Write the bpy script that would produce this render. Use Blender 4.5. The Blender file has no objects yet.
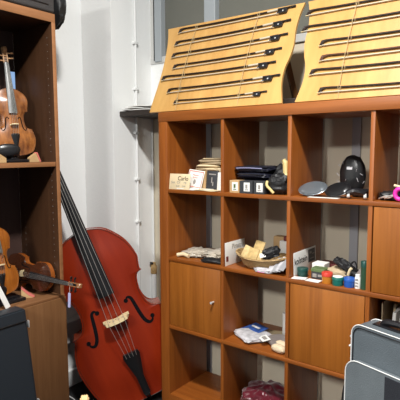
import bpy, bmesh, math, random
from mathutils import Vector, Matrix, Euler, noise
R_ = math.radians
random.seed(7)
scene = bpy.context.scene
COL = scene.collection
MW = {}

# ------------------------------------------------------------------ materials
def nodes_of(name):
    m = bpy.data.materials.new(name); m.use_nodes = True
    nt = m.node_tree
    return m, nt, nt.nodes['Principled BSDF']

def plain(name, col, rough=.5, metal=0., spec=.5, alpha=1., trans=0., bump=0., bscale=200., var=0., vscale=8., coat=0., sheen=0.):
    m, nt, b = nodes_of(name)
    b.inputs['Base Color'].default_value = (*col, 1)
    b.inputs['Roughness'].default_value = rough
    b.inputs['Metallic'].default_value = metal
    b.inputs['Specular IOR Level'].default_value = spec
    b.inputs['Alpha'].default_value = alpha
    b.inputs['Transmission Weight'].default_value = trans
    b.inputs['Coat Weight'].default_value = coat
    b.inputs['Sheen Weight'].default_value = sheen
    tc = nt.nodes.new('ShaderNodeTexCoord')
    if var:
        n = nt.nodes.new('ShaderNodeTexNoise'); n.inputs['Scale'].default_value = vscale; n.inputs['Detail'].default_value = 4
        nt.links.new(tc.outputs['Object'], n.inputs['Vector'])
        r = nt.nodes.new('ShaderNodeValToRGB')
        r.color_ramp.elements[0].position = .3; r.color_ramp.elements[1].position = .7
        r.color_ramp.elements[0].color = (*[c*(1-var) for c in col], 1)
        r.color_ramp.elements[1].color = (*[min(1, c*(1+var)) for c in col], 1)
        nt.links.new(n.outputs['Fac'], r.inputs['Fac']); nt.links.new(r.outputs['Color'], b.inputs['Base Color'])
    if bump:
        n = nt.nodes.new('ShaderNodeTexNoise'); n.inputs['Scale'].default_value = bscale; n.inputs['Detail'].default_value = 3
        nt.links.new(tc.outputs['Object'], n.inputs['Vector'])
        bp = nt.nodes.new('ShaderNodeBump'); bp.inputs['Strength'].default_value = bump; bp.inputs['Distance'].default_value = .004
        nt.links.new(n.outputs['Fac'], bp.inputs['Height']); nt.links.new(bp.outputs['Normal'], b.inputs['Normal'])
    return m

def wood(name, dark, light, grain=(30, 30, 1.6), rough=.4, spec=.4, coat=0., fine=.5):
    """stretched noise along one axis: fine pores plus broad figure"""
    m, nt, b = nodes_of(name)
    tc = nt.nodes.new('ShaderNodeTexCoord')
    mp = nt.nodes.new('ShaderNodeMapping'); mp.inputs['Scale'].default_value = grain
    nt.links.new(tc.outputs['Object'], mp.inputs['Vector'])
    n1 = nt.nodes.new('ShaderNodeTexNoise'); n1.inputs['Scale'].default_value = 1; n1.inputs['Detail'].default_value = 6
    n1.inputs['Distortion'].default_value = .6
    n2 = nt.nodes.new('ShaderNodeTexNoise'); n2.inputs['Scale'].default_value = 5; n2.inputs['Detail'].default_value = 4
    for n in (n1, n2): nt.links.new(mp.outputs['Vector'], n.inputs['Vector'])
    mx = nt.nodes.new('ShaderNodeMix'); mx.data_type = 'FLOAT'; mx.inputs['Factor'].default_value = fine*.6
    nt.links.new(n1.outputs['Fac'], mx.inputs['A']); nt.links.new(n2.outputs['Fac'], mx.inputs['B'])
    r = nt.nodes.new('ShaderNodeValToRGB')
    r.color_ramp.elements[0].position = .33; r.color_ramp.elements[1].position = .67
    r.color_ramp.elements[0].color = (*dark, 1); r.color_ramp.elements[1].color = (*light, 1)
    nt.links.new(mx.outputs['Result'], r.inputs['Fac']); nt.links.new(r.outputs['Color'], b.inputs['Base Color'])
    b.inputs['Roughness'].default_value = rough; b.inputs['Specular IOR Level'].default_value = spec
    b.inputs['Coat Weight'].default_value = coat; b.inputs['Coat Roughness'].default_value = .15
    return m

M = {}
TD, TL = (.185, .048, .0070), (.315, .092, .0140)
M['teak_v'] = wood('teak_vertical', TD, TL, (26, 26, 1.3))
M['teak_h'] = wood('teak_horizontal', TD, TL, (1.3, 26, 26))
M['teak_edge'] = wood('teak_edge', (.20, .056, .010), (.32, .098, .018), (1.3, 26, 26))
M['teak_door'] = wood('teak_door', (.225, .068, .008), (.36, .118, .016), (22, 22, 1.0))
M['walnut_v'] = wood('walnut_vertical', (.042, .017, .0070), (.060, .026, .011), (30, 30, 1.6), .45)  # this and the back panel are darkened to carry the bookcase's inner shade
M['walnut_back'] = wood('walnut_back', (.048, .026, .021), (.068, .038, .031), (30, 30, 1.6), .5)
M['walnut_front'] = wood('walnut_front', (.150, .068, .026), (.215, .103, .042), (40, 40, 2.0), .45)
M['walnut_edge'] = wood('walnut_edge', (.28, .125, .05), (.37, .17, .075), (20, 2, 20), .45)
M['walnut_h'] = wood('walnut_shelf', (.15, .065, .025), (.25, .12, .052), (30, 1.6, 30), .45)
M['board'] = wood('birch_board', (.46, .24, .066), (.60, .35, .112), (9, 2.0, 2.0), .4)
M['strut'] = wood('strut_wood', (.12, .05, .016), (.18, .08, .028), (30, 30, 2))
M['wall'] = plain('white_paint', (.84, .85, .84), .6, bump=.25, bscale=60)
M['wall_shade_grey'] = plain('shade_grey_paint', (.74, .74, .73), .6, bump=.3, bscale=60)  # pier front's shade put into the paint colour; the skirting borrows it
M['beige'] = plain('beige_wall', (.64, .57, .44), .7, bump=.1, var=.06, vscale=3)
M['strip'] = plain('grey_strip', (.36, .36, .38), .6)
M['frame_grey'] = plain('window_frame_paint', (.33, .36, .38), .4)
M['rail'] = plain('window_rail_paint', (.52, .52, .50), .5)
M['gasket'] = plain('rubber_gasket', (.01, .01, .012), .6)
M['pane'] = plain('dull_glass', (.125, .125, .105), .25, var=.08, vscale=2)
M['sill'] = plain('dark_sill', (.030, .022, .018), .45)
M['carpet'] = plain('black_carpet', (.012, .012, .013), .95, bump=.5, bscale=400)
M['ledge'] = plain('grey_ledge', (.52, .50, .49), .5)
M['paper'] = plain('white_paper', (.78, .77, .73), .7)
M['cream'] = plain('cream_paper', (.70, .57, .36), .7, var=.07, vscale=30)
M['tan'] = plain('tan_card', (.50, .32, .15), .7, var=.08, vscale=30)
M['manila'] = plain('manila_card', (.44, .34, .21), .7)
M['ink'] = plain('ink', (.004, .004, .005), .9, spec=.1)
M['inkgrey'] = plain('grey_ink', (.28, .26, .24), .7)
M['redprint'] = plain('pink_red_print', (.62, .20, .16), .7)
M['darkcard'] = plain('charcoal_card', (.035, .037, .042), .5)
M['navy'] = plain('navy_cloth', (.010, .011, .022), .45, bump=.5, bscale=40)
M['black'] = plain('black_cloth', (.008, .008, .009), .55, bump=.5, bscale=60)
M['gloss'] = plain('black_gloss', (.008, .008, .009), .3)
M['blackp'] = plain('black_plastic', (.010, .010, .012), .3)
M['ebony'] = plain('ebony', (.009, .009, .010), .32)
M['ebony_grey'] = plain('worn_ebony', (.10, .105, .10), .35, var=.3, vscale=30)
M['greydisc'] = plain('grey_disc', (.16, .18, .20), .22, metal=.5)
M['chrome'] = plain('chrome', (.75, .75, .74), .35, metal=.5)
M['string'] = plain('steel_string', (.55, .53, .50), .3, metal=.7)
M['gold'] = plain('gold_cord', (.62, .48, .20), .5)
M['wicker'] = None
M['magenta'] = plain('magenta_plastic', (.68, .03, .36), .4)
M['clear'] = plain('clear_bag', (.62, .56, .47), .22, alpha=.72, bump=.4, bscale=50)
M['sachet'] = plain('white_sachet', (.52, .51, .53), .25, bump=.6, bscale=60, var=.25, vscale=40)
M['silversachet'] = plain('silver_sachet', (.40, .41, .43), .3, metal=.3)
M['pink'] = plain('pink_print', (.70, .22, .42), .5)
M['red'] = plain('red_plastic', (.60, .05, .03), .4)
M['redfoam'] = plain('pink_red_foam', (.62, .16, .13), .8)
M['amber'] = plain('amber_rosin', (.55, .20, .025), .25)
M['teal'] = plain('teal_tin', (.012, .14, .11), .35)
M['tealdark'] = plain('dark_green_tin', (.008, .055, .045), .35)
M['blue'] = plain('blue_tin', (.02, .10, .42), .35)
M['green'] = plain('green_tube', (.022, .060, .030), .35)
M['olive'] = plain('olive_lid', (.10, .15, .055), .5)
M['packet'] = plain('packet_ochre', (.56, .40, .17), .5, var=.2, vscale=60)
M['packet2'] = plain('packet_straw', (.64, .48, .23), .5, var=.2, vscale=60)
M['maroon'] = plain('maroon_print', (.16, .03, .03), .6)
M['satin'] = plain('burgundy_satin', (.10, .004, .013), .3, spec=.7, sheen=.3)
M['greypack'] = plain('grey_pack', (.21, .18, .17), .3, bump=.4, bscale=40)
M['puff'] = plain('cream_puff', (.66, .53, .36), .8, bump=.5, bscale=80)
M['bluelabel'] = plain('blue_label', (.03, .08, .28), .4, var=.5, vscale=30)
M['lightblue'] = plain('light_blue_card', (.25, .42, .72), .6)
M['lilac'] = plain('lilac_tag', (.38, .38, .60), .6)
M['case_grey'] = plain('grey_case_fabric', (.095, .115, .130), .5, bump=.35, bscale=300, var=.10, vscale=9)
M['case_grey2'] = plain('grey_pocket_fabric', (.120, .140, .152), .5, bump=.35, bscale=300, var=.12, vscale=9)
M['piping'] = plain('white_piping', (.72, .72, .70), .4)
M['mesh_black'] = plain('black_panel_fabric', (.012, .014, .020), .8, bump=.4, bscale=500)
M['slate'] = plain('slate_hard_case', (.020, .026, .033), .45, bump=.1, bscale=200)
M['charcoal'] = plain('charcoal_case_fabric', (.050, .046, .046), .8, bump=.6, bscale=350, var=.15, vscale=20)
M['bass_belly'] = wood('bass_varnish_belly', (.19, .0135, .003), (.24, .0205, .004), (14, .8, 14), .33, .3, .22, .3)
M['bass_rib'] = wood('bass_varnish_rib', (.22, .03, .010), (.27, .042, .013), (14, 2, 14), .25, .5, .5)
M['bridge_w'] = plain('maple_bridge', (.74, .60, .34), .5)
M['v1'] = wood('worn_orange_varnish', (.10, .028, .008), (.42, .155, .036), (16, 7, 16), .25, .5, .4)
M['v1rib'] = wood('worn_brown_rib', (.20, .08, .03), (.34, .15, .06), (4, 60, 60), .3, .5, .4)
M['v2'] = wood('amber_varnish', (.27, .075, .010), (.40, .13, .018), (60, 4, 60), .25, .5, .4)
M['v3'] = wood('shade_dark_varnish', (.035, .010, .004), (.060, .017, .006), (60, 4, 60), .25, .5, .4)  # belly faces away from the lamp; its shadow is mixed into this colour
M['v3rib'] = wood('reddish_orange_rib', (.22, .055, .010), (.38, .11, .018), (10, 60, 60), .22, .5, .5)
M['maple'] = wood('neck_maple', (.40, .22, .10), (.52, .30, .15), (60, 4, 60), .4)
M['raw'] = plain('unvarnished_maple', (.66, .45, .22), .6, var=.06, vscale=30)
M['hair'] = plain('horse_hair', (.50, .44, .34), .6)
M['stick'] = plain('dark_pernambuco', (.020, .010, .007), .35)
M['stick_red'] = plain('brown_pernambuco', (.075, .028, .014), .35)
M['cord'] = plain('elastic_cord', (.45, .33, .16), .7)
M['pipewhite'] = plain('pipe_paint', (.72, .73, .72), .45)
M['rust'] = plain('tan_rust', (.42, .27, .11), .7, var=.3, vscale=60)
M['cablewhite'] = plain('white_cable', (.6, .6, .58), .5)
M['purfle'] = plain('purfling', (.03, .012, .006), .5)

def wicker():
    m, nt, b = nodes_of('wicker')
    tc = nt.nodes.new('ShaderNodeTexCoord')
    w = nt.nodes.new('ShaderNodeTexWave'); w.bands_direction = 'Z'; w.inputs['Scale'].default_value = 45; w.inputs['Distortion'].default_value = 3
    w.inputs['Detail Scale'].default_value = 6
    nt.links.new(tc.outputs['Object'], w.inputs['Vector'])
    r = nt.nodes.new('ShaderNodeValToRGB')
    r.color_ramp.elements[0].color = (.30, .17, .06, 1); r.color_ramp.elements[1].color = (.62, .42, .19, 1)
    nt.links.new(w.outputs['Fac'], r.inputs['Fac']); nt.links.new(r.outputs['Color'], b.inputs['Base Color'])
    bp = nt.nodes.new('ShaderNodeBump'); bp.inputs['Distance'].default_value = .004
    nt.links.new(w.outputs['Fac'], bp.inputs['Height']); nt.links.new(bp.outputs['Normal'], b.inputs['Normal'])
    b.inputs['Roughness'].default_value = .7
    return m
M['wicker'] = wicker()

# ------------------------------------------------------------------ mesh helpers
def box(bm, x0, x1, y0, y1, z0, z1, bev=0., seg=2, mat=None):
    vs = [bm.verts.new((x, y, z)) for x in (x0, x1) for y in (y0, y1) for z in (z0, z1)]
    f = [(0, 1, 3, 2), (4, 6, 7, 5), (0, 4, 5, 1), (2, 3, 7, 6), (0, 2, 6, 4), (1, 5, 7, 3)]
    fs = [bm.faces.new([vs[i] for i in q]) for q in f]
    if bev:
        es = {e for fc in fs for e in fc.edges}
        r = bmesh.ops.bevel(bm, geom=list(es), offset=bev, segments=seg, affect='EDGES', profile=.5)
        vs = list({v for v in r['verts']} | {v for v in vs if v.is_valid})
    vs = [v for v in vs if v.is_valid]
    if mat is not None: bmesh.ops.transform(bm, matrix=mat, verts=vs)
    return bm

def catmull(P, n=6, closed=False):
    P = [Vector(p) for p in P]; out = []; N = len(P)
    rng = range(N if closed else N-1)
    for i in rng:
        g = (lambda k: P[k % N]) if closed else (lambda k: P[max(0, min(N-1, k))])
        p0, p1, p2, p3 = g(i-1), g(i), g(i+1), g(i+2)
        for k in range(n):
            t = k/n
            out.append(.5*((2*p1)+(-p0+p2)*t+(2*p0-5*p1+4*p2-p3)*t*t+(-p0+3*p1-3*p2+p3)*t**3))
    if not closed: out.append(P[-1])
    return out

def tube(bm, pts, r, seg=8, closed=False, flat=None):
    """sweep a circle; r number or list; flat=(a,b) scales the two cross axes"""
    pts = [Vector(p) for p in pts]; n = len(pts)
    rr = r if isinstance(r, (list, tuple)) else [r]*n
    rings = []; up = None
    for i, p in enumerate(pts):
        a = pts[(i-1) % n] if (closed or i > 0) else p
        b = pts[(i+1) % n] if (closed or i < n-1) else p
        t = (b-a)
        if t.length < 1e-9: t = Vector((0, 0, 1))
        t.normalize()
        if up is None:
            up = Vector((0, 0, 1)) if abs(t.z) < .9 else Vector((1, 0, 0))
        s = t.cross(up)
        if s.length < 1e-6: s = t.cross(Vector((0, 1, 0)))
        s.normalize(); up = s.cross(t).normalized()
        fa, fb = flat or (1, 1)
        rings.append([bm.verts.new(p+(s*math.cos(2*math.pi*k/seg)*fa+up*math.sin(2*math.pi*k/seg)*fb)*rr[i]) for k in range(seg)])
    m = n if closed else n-1
    for i in range(m):
        A, B = rings[i], rings[(i+1) % n]
        for k in range(seg):
            bm.faces.new((A[k], A[(k+1) % seg], B[(k+1) % seg], B[k]))
    if not closed:
        bm.faces.new(list(reversed(rings[0]))); bm.faces.new(rings[-1])
    return bm

def lathe(bm, prof, c=(0, 0, 0), seg=24, sx=1., sy=1., axis=None):
    """profile (r,z) bottom to top, closed with caps"""
    c = Vector(c); rings = []
    Q = Matrix.Identity(3) if axis is None else Vector((0, 0, 1)).rotation_difference(Vector(axis)).to_matrix()
    for r, z in prof:
        rings.append([bm.verts.new(c+Q @ Vector((r*sx*math.cos(2*math.pi*k/seg), r*sy*math.sin(2*math.pi*k/seg), z))) for k in range(seg)])
    for A, B in zip(rings, rings[1:]):
        for k in range(seg): bm.faces.new((A[k], A[(k+1) % seg], B[(k+1) % seg], B[k]))
    bm.faces.new(list(reversed(rings[0]))); bm.faces.new(rings[-1])
    return bm

def prism(bm, poly, z0, z1, mat=None):
    """poly 2D list extruded along local z"""
    a = [bm.verts.new((x, y, z0)) for x, y in poly]; b = [bm.verts.new((x, y, z1)) for x, y in poly]
    n = len(poly)
    bm.faces.new(list(reversed(a))); bm.faces.new(b)
    for i in range(n): bm.faces.new((a[i], a[(i+1) % n], b[(i+1) % n], b[i]))
    if mat is not None: bmesh.ops.transform(bm, matrix=mat, verts=a+b)
    return bm

def pillow(bm, sx, sy, sz, amp=.15, seed=0, freq=3., e=.6, mat=None, n=22, flatbase=True):
    """crumpled cushion: superellipsoid with noise folds; base at z=0"""
    def sp(v, p): return math.copysign(abs(v)**p, v)
    rows = []; off = Vector((seed*3.1, seed*1.7, seed*.9))
    for i in range(n+1):
        ph = -math.pi/2+math.pi*i/n; row = []
        for j in range(2*n):
            th = 2*math.pi*j/(2*n)
            p = Vector((sp(math.cos(ph), e)*sp(math.cos(th), e), sp(math.cos(ph), e)*sp(math.sin(th), e), sp(math.sin(ph), .9)))
            d = noise.noise(p*freq+off)+.5*noise.noise(p*freq*2.3+off*2)
            rid = 1-abs(noise.noise(p*freq*1.3+off*3))
            p = p*(1+amp*d)+Vector((0, 0, amp*.8*(rid-.6)))*(1 if p.z > -.2 else 0)
            q = Vector((p.x*sx/2, p.y*sy/2, max(p.z, -1.)*sz/2+sz/2))
            if flatbase: q.z = max(q.z, 0.001*(i+1)/n)
            row.append(q)
        rows.append(row)
    vs = [[bm.verts.new(q if mat is None else mat @ q) for q in r] for r in rows[1:-1]]
    bot = sum(rows[0], Vector())/len(rows[0]); top = sum(rows[-1], Vector())/len(rows[-1])
    b = bm.verts.new(bot if mat is None else mat @ bot); t = bm.verts.new(top if mat is None else mat @ top)
    m = 2*n
    for A, B in zip(vs, vs[1:]):
        for k in range(m): bm.faces.new((A[k], A[(k+1) % m], B[(k+1) % m], B[k]))
    for k in range(m):
        bm.faces.new((b, vs[0][(k+1) % m], vs[0][k])); bm.faces.new((t, vs[-1][k], vs[-1][(k+1) % m]))
    return bm

def sheet(bm, w, d, t, amp=.003, seed=0, n=12, mat=None, freq=14):
    """thin wavy sheet w x d, thickness t, base at z=0"""
    def h(x, y): return amp*(noise.noise(Vector((x*freq+seed*5, y*freq, seed*2.)))+.6)
    T = []; Bt = []
    for i in range(n+1):
        a = []; b = []
        for j in range(n+1):
            x = -w/2+w*i/n; y = -d/2+d*j/n; z = max(0, h(x, y))
            p, q = Vector((x, y, z+t)), Vector((x, y, z))
            if mat is not None: p, q = mat @ p, mat @ q
            a.append(bm.verts.new(p)); b.append(bm.verts.new(q))
        T.append(a); Bt.append(b)
    for i in range(n):
        for j in range(n):
            bm.faces.new((T[i][j], T[i+1][j], T[i+1][j+1], T[i][j+1]))
            bm.faces.new((Bt[i][j], Bt[i][j+1], Bt[i+1][j+1], Bt[i+1][j]))
    for k in range(n):
        bm.faces.new((Bt[k][0], Bt[k+1][0], T[k+1][0], T[k][0])); bm.faces.new((T[k][n], T[k+1][n], Bt[k+1][n], Bt[k][n]))
        bm.faces.new((T[0][k], T[0][k+1], Bt[0][k+1], Bt[0][k])); bm.faces.new((Bt[n][k], Bt[n][k+1], T[n][k+1], T[n][k]))
    return bm

def NB(): return bmesh.new()

def mk(name, bm, mat, parent=None, smooth=True, loc=None, mats=None, local=False, ang=40):
    """link a bmesh (world coordinates, or local=True: parent's coordinates) as one object"""
    bmesh.ops.recalc_face_normals(bm, faces=bm.faces[:])
    if parent is not None:
        if not local: bm.transform(MW[parent].inverted())
        mw = MW[parent].copy()
    else:
        if loc is None:
            xs = [v.co for v in bm.verts]
            lo = Vector([min(v[i] for v in xs) for i in range(3)]); hi = Vector([max(v[i] for v in xs) for i in range(3)])
            loc = Vector(((lo.x+hi.x)/2, (lo.y+hi.y)/2, lo.z))
        mw = Matrix.Translation(loc)
        bm.transform(mw.inverted())
    me = bpy.data.meshes.new(name); bm.to_mesh(me); bm.free()
    for m in (mats or [mat]): me.materials.append(m)
    if smooth:
        for p in me.polygons: p.use_smooth = True
        me.set_sharp_from_angle(angle=R_(ang))
    o = bpy.data.objects.new(name, me); COL.objects.link(o)
    if parent is not None: o.parent = parent
    else: o.location = loc
    MW[o] = mw
    return o

def tag(o, label, cat, group=None):
    o['label'] = label; o['category'] = cat
    if group: o['group'] = group
    return o

def thing(name, label, cat, loc=(0, 0, 0), mat=None, group=None):
    o = bpy.data.objects.new(name, None); COL.objects.link(o); o.empty_display_size = .05
    mw = mat if mat is not None else Matrix.Translation(loc)
    l, r, s = mw.decompose()
    o.location = l; o.rotation_mode = 'QUATERNION'; o.rotation_quaternion = r; o.scale = s
    MW[o] = mw.copy()
    return tag(o, label, cat, group)

def struct(name, bm, mat, parent=None, smooth=False):
    o = mk(name, bm, mat, parent, smooth)
    if parent is None: o['kind'] = 'structure'
    return o

def dup(root, mw, label=None):
    r = root.copy(); COL.objects.link(r)
    l, q, s = mw.decompose(); r.location = l; r.rotation_quaternion = q; r.scale = s
    if label: r['label'] = label
    for ch in list(root.children):
        c = ch.copy(); COL.objects.link(c); c.parent = r
        for g in list(ch.children):
            k = g.copy(); COL.objects.link(k); k.parent = c
    MW[r] = mw.copy()
    return r

def TR(x, y, z, rz=0, rx=0, ry=0, s=1):
    return Matrix.Translation((x, y, z)) @ Euler((R_(rx), R_(ry), R_(rz)), 'XYZ').to_matrix().to_4x4() @ Matrix.Scale(s, 4)

def frame(o, u, v, w, s=1.):
    m = Matrix((u, v, w)).transposed().to_4x4()
    return Matrix.Translation(o) @ m @ Matrix.Scale(s, 4)

def axes(v, w):
    v = Vector(v).normalized(); w = Vector(w); w = (w-v*w.dot(v)).normalized()
    return v.cross(w), v, w

def text(name, s, size, mat, mw, parent, sx=1., thick=.0003):
    c = bpy.data.curves.new(name, 'FONT'); c.body = s; c.size = size; c.align_x = 'CENTER'; c.align_y = 'CENTER'
    c.extrude = thick
    t = bpy.data.objects.new(name, c); COL.objects.link(t)
    me = bpy.data.meshes.new_from_object(t.evaluated_get(bpy.context.evaluated_depsgraph_get()))
    bpy.data.objects.remove(t); bpy.data.curves.remove(c)
    bm = bmesh.new(); bm.from_mesh(me); bpy.data.meshes.remove(me)
    bm.transform(mw @ Matrix.Diagonal((sx, 1, 1, 1)))
    return mk(name, bm, mat, parent, smooth=False)

def facing(x, y, z, n, tilt=0):
    """matrix whose local x is 'right' and y is 'up' for a viewer in front of normal n (horizontal), tilted back"""
    n = Vector(n).normalized(); up = Vector((0, 0, 1)); r = up.cross(n).normalized()
    q = Matrix.Rotation(R_(-tilt), 3, r)
    return frame((x, y, z), r, q @ up, q @ n)

def card(name, x, y, z, w, h, t, mat, label, cat='card', n=(0, -1, 0), tilt=10, roll=0, group=None, root=True):
    """upright card leaning back: bottom centre at x,y,z; returns (object, matrix of the front)"""
    f = facing(x, y, z, n, tilt) @ Matrix.Rotation(R_(roll), 4, 'Z')
    bm = NB(); box(bm, -w/2, w/2, 0, h, -t, 0, min(t*.3, .001)); bm.transform(f)
    if root:
        o = thing(name, label, cat, (x, y, z), group=group); mk('card_face' if cat == 'card' else 'body', bm, mat, o)
    else:
        o = tag(mk(name, bm, mat), label, cat, group)
    return o, f @ Matrix.Translation((0, 0, .0004))

def axes_card(d, tilt):
    """upright card running along d (x, y), leaning back by tilt degrees"""
    r = Vector((d[0], d[1], 0)).normalized(); q = Matrix.Rotation(R_(-tilt), 3, r); n = r.cross(Vector((0, 0, 1)))
    return r, q @ Vector((0, 0, 1)), q @ n

def ip(bm, f, x0, x1, y0, y1, t=.0006):
    b2 = NB(); box(b2, x0, x1, y0, y1, -.0002, t); b2.transform(f)
    me = bpy.data.meshes.new('tmp'); b2.to_mesh(me); b2.free(); bm.from_mesh(me); bpy.data.meshes.remove(me)

# ------------------------------------------------------------------ the room
FZ = -.08
WL, WB, CX, CY = -.73, .40, -.474, .066
bm = NB(); box(bm, WL-.1, 3.4, -5.6, WB+.1, FZ-.1, FZ); struct('floor', bm, M['carpet'])
bm = NB(); box(bm, WL-.1, WL, -5.6, WB, FZ, 3.1); struct('wall_left', bm, M['wall'])
bm = NB(); box(bm, WL, 3.4, WB, WB+.12, FZ, 1.885); struct('wall_back', bm, M['beige'])
bm = NB(); box(bm, WL, 3.4, WB, WB+.12, 2.62, 3.1); struct('wall_back_upper', bm, M['wall'])
bm = NB(); box(bm, WL, CX-.0, CY, WB, FZ, 3.1); o = struct('wall_corner', bm, M['wall_shade_grey'])
bm = NB(); box(bm, CX, CX+.003, CY+.0, WB, FZ, 3.1); struct('wall_corner_side', bm, M['wall'])
bm = NB(); box(bm, WL, 3.4, -5.6, WB+.1, 3.1, 3.15); struct('ceiling', bm, M['wall'])
# window with mullions
bm = NB()
box(bm, CX, 3.3, WB-.012, WB+.03, 1.885, 1.925, .003)
win = struct('window_1', bm, M['rail'])
for x0, x1 in ((-.43, -.375), (-.05, .027), (.81, .885), (1.62, 1.695), (2.4, 2.475)):
    bm = NB(); box(bm, x0, x1, WB-.02, WB+.03, 1.895, 2.62, .004); mk('window_mullion', bm, M['frame_grey'], win, False)
for x0, x1 in ((-.375, -.05), (.027, .81), (.885, 1.62), (1.695, 2.4)):
    bm = NB(); box(bm, x0, x1, WB+.02, WB+.026, 1.92, 2.62); mk('window_pane', bm, M['pane'], win, False)
bm = NB(); box(bm, -.441, -.43, WB-.015, WB+.03, 1.905, 2.62); mk('gasket', bm, M['gasket'], win, False)
bm = NB(); box(bm, CX+.003, -.441, WB-.008, WB+.03, 1.90, 2.62); mk('window_reveal', bm, M['rail'], win, False)
for i, (x0, x1, mm) in enumerate(((-.05, -.008, 'strip'), (.648, .668, 'rail'), (.812, .853, 'strip'), (1.62, 1.66, 'strip'))):
    bm = NB(); box(bm, x0, x1, WB-.012, WB, FZ, 1.54, .002); struct('trim_%d' % (i+1), bm, M[mm])
bm = NB(); box(bm, CX+.003, -.36, WB-.006, WB, 1.59, 1.886); struct('trim_6', bm, M['wall'])
# window sill and its batten on the pier side
bm = NB(); box(bm, CX+.003, 3.0, .117, WB-.001, 1.553, 1.582, .003)
sill = struct('window_sill', bm, M['sill'])
# ledge on the left wall
bm = NB(); box(bm, WL, -.662, -.385, CY, .215, .348, .006); struct('trim_5', bm, M['ledge'])
bm = NB(); box(bm, WL, -.705, -1.4, CY, FZ, FZ+.10, .004); struct('baseboard_left', bm, M['wall_shade_grey'])

# thin white wavy sheets on the sill end
p = thing('sheet_stack', 'thin white wavy sheets lying on the end of the dark window sill', 'papers', (-.40, .17, 1.582))
for k, (dx, rz) in enumerate(((0, 12), (.02, 18), (.05, 9))):
    bm = NB(); sheet(bm, .21, .13, .004, .004, k+3, 8, TR(-.345+dx, .185, 1.5825+.009*k, rz)); mk('sheet', bm, M['paper'], p)

# pipe with clips on the pier
pp = thing('wall_pipe', 'thin white vertical pipe clipped to the white pier beside the double bass', 'pipe', (CX+.014, .248, FZ))
bm = NB(); tube(bm, [(CX+.013, .248, FZ), (CX+.013, .248, 3.09)], .0075, 10); mk('pipe', bm, M['pipewhite'], pp)
for z in (1.991, 1.723, 1.461, 1.181, .92):
    bm = NB(); box(bm, CX+.002, CX+.023, .230, .266, z-.008, z+.008, .003); mk('clip', bm, M['pipewhite'], pp)
pp = thing('heating_pipe', 'white heating pipe with tan worn valve behind the bookcase side', 'pipe', (CX+.02, .385, FZ))
bm = NB(); tube(bm, [(CX+.021, .372, FZ), (CX+.021, .372, .565)], .017, 14); mk('pipe', bm, M['pipewhite'], pp)
bm = NB(); lathe(bm, [(.017, 0), (.020, .004), (.020, .05), (.014, .06), (.012, .075)], (CX+.021, .372, .565), 14); mk('valve_body', bm, M['rust'], pp)
bm = NB(); tube(bm, [(CX+.02, .372, .63), (CX+.02, .345, .64)], .008, 10); mk('valve_knob', bm, M['blackp'], pp)
bm = NB(); tube(bm, [(CX+.012, .385, .62), (CX+.010, .387, .8), (CX+.010, .388, 1.55)], .005, 8); mk('riser', bm, M['pipewhite'], pp)
# white cable on the floor
bm = NB(); tube(bm, catmull([(-.70, -.16, FZ+.004), (-.63, -.19, FZ+.004), (-.555, -.20, FZ+.004), (-.52, -.24, FZ+.004), (-.49, -.30, FZ+.004), (-.46, -.36, FZ+.004)], 6), .0035, 6)
tag(mk('cable', bm, M['cablewhite']), 'thin white cable lying on black floor by the bass', 'cable')

# ------------------------------------------------------------------ big cube bookcase
W, T, D = .3297, .0164, .332
PIT = W+T; NC = 5; XR = NC*PIT-T
SZ = [.0550, .4363, .7995, 1.1560]; Z0T, Z1T = 1.499, 1.547; ST = .018
bc = thing('bookcase', 'large open backed teak cube bookcase with small doors along the back wall', 'bookcase', (XR/2, D/2, 0))
for x0, x1 in ((-.0575, 0), (XR, XR+.0575)):
    bm = NB(); box(bm, x0, x1, 0, D, 0, Z0T, .0012); mk('side_panel', bm, M['teak_v'], bc)
bm = NB(); box(bm, -.0575, XR+.0575, -.002, D, Z0T, Z1T, .002); mk('top_panel', bm, M['teak_edge'], bc)
bm = NB(); box(bm, 0, XR, .001, D, .0, SZ[0], .0012); mk('bottom_panel', bm, M['teak_h'], bc)
for i in range(1, NC):
    bm = NB(); box(bm, i*PIT-T, i*PIT, .004, D-.001, SZ[0], Z0T, .0008); mk('divider', bm, M['teak_v'], bc)
for z in SZ[1:]:
    bm = NB(); box(bm, .0006, XR-.0006, .0015, D-.002, z-ST, z, .0010); mk('shelf', bm, M['teak_h'], bc)
for c, r in ((0, 1), (2, 1), (3, 2)):
    x0, x1 = c*PIT+.005, c*PIT+W-.0025; z0 = SZ[r]+.0025; z1 = SZ[r+1]-ST-.0025
    bm = NB(); box(bm, x0, x1, .0045, .022, z0, z1, .0012); dr = mk('door', bm, M['teak_door'], bc)
    bm = NB(); tube(bm, [(x1-.040, .0045, .615+(r-1)*.363), (x1-.040, -.014, .615+(r-1)*.363)], [.0045, .0045], 10)
    tube(bm, [(x1-.040, -.014, .615+(r-1)*.363), (x1-.040, -.019, .615+(r-1)*.363)], .0062, 10); mk('knob', bm, M['chrome'], dr)
for x in (.0, XR/2, XR-.02):
    for y in (.04, D-.07):
        bm = NB(); box(bm, x-.04, x+.02, y, y+.05, FZ, 0, .004); mk('foot', bm, M['blackp'], bc)

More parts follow.
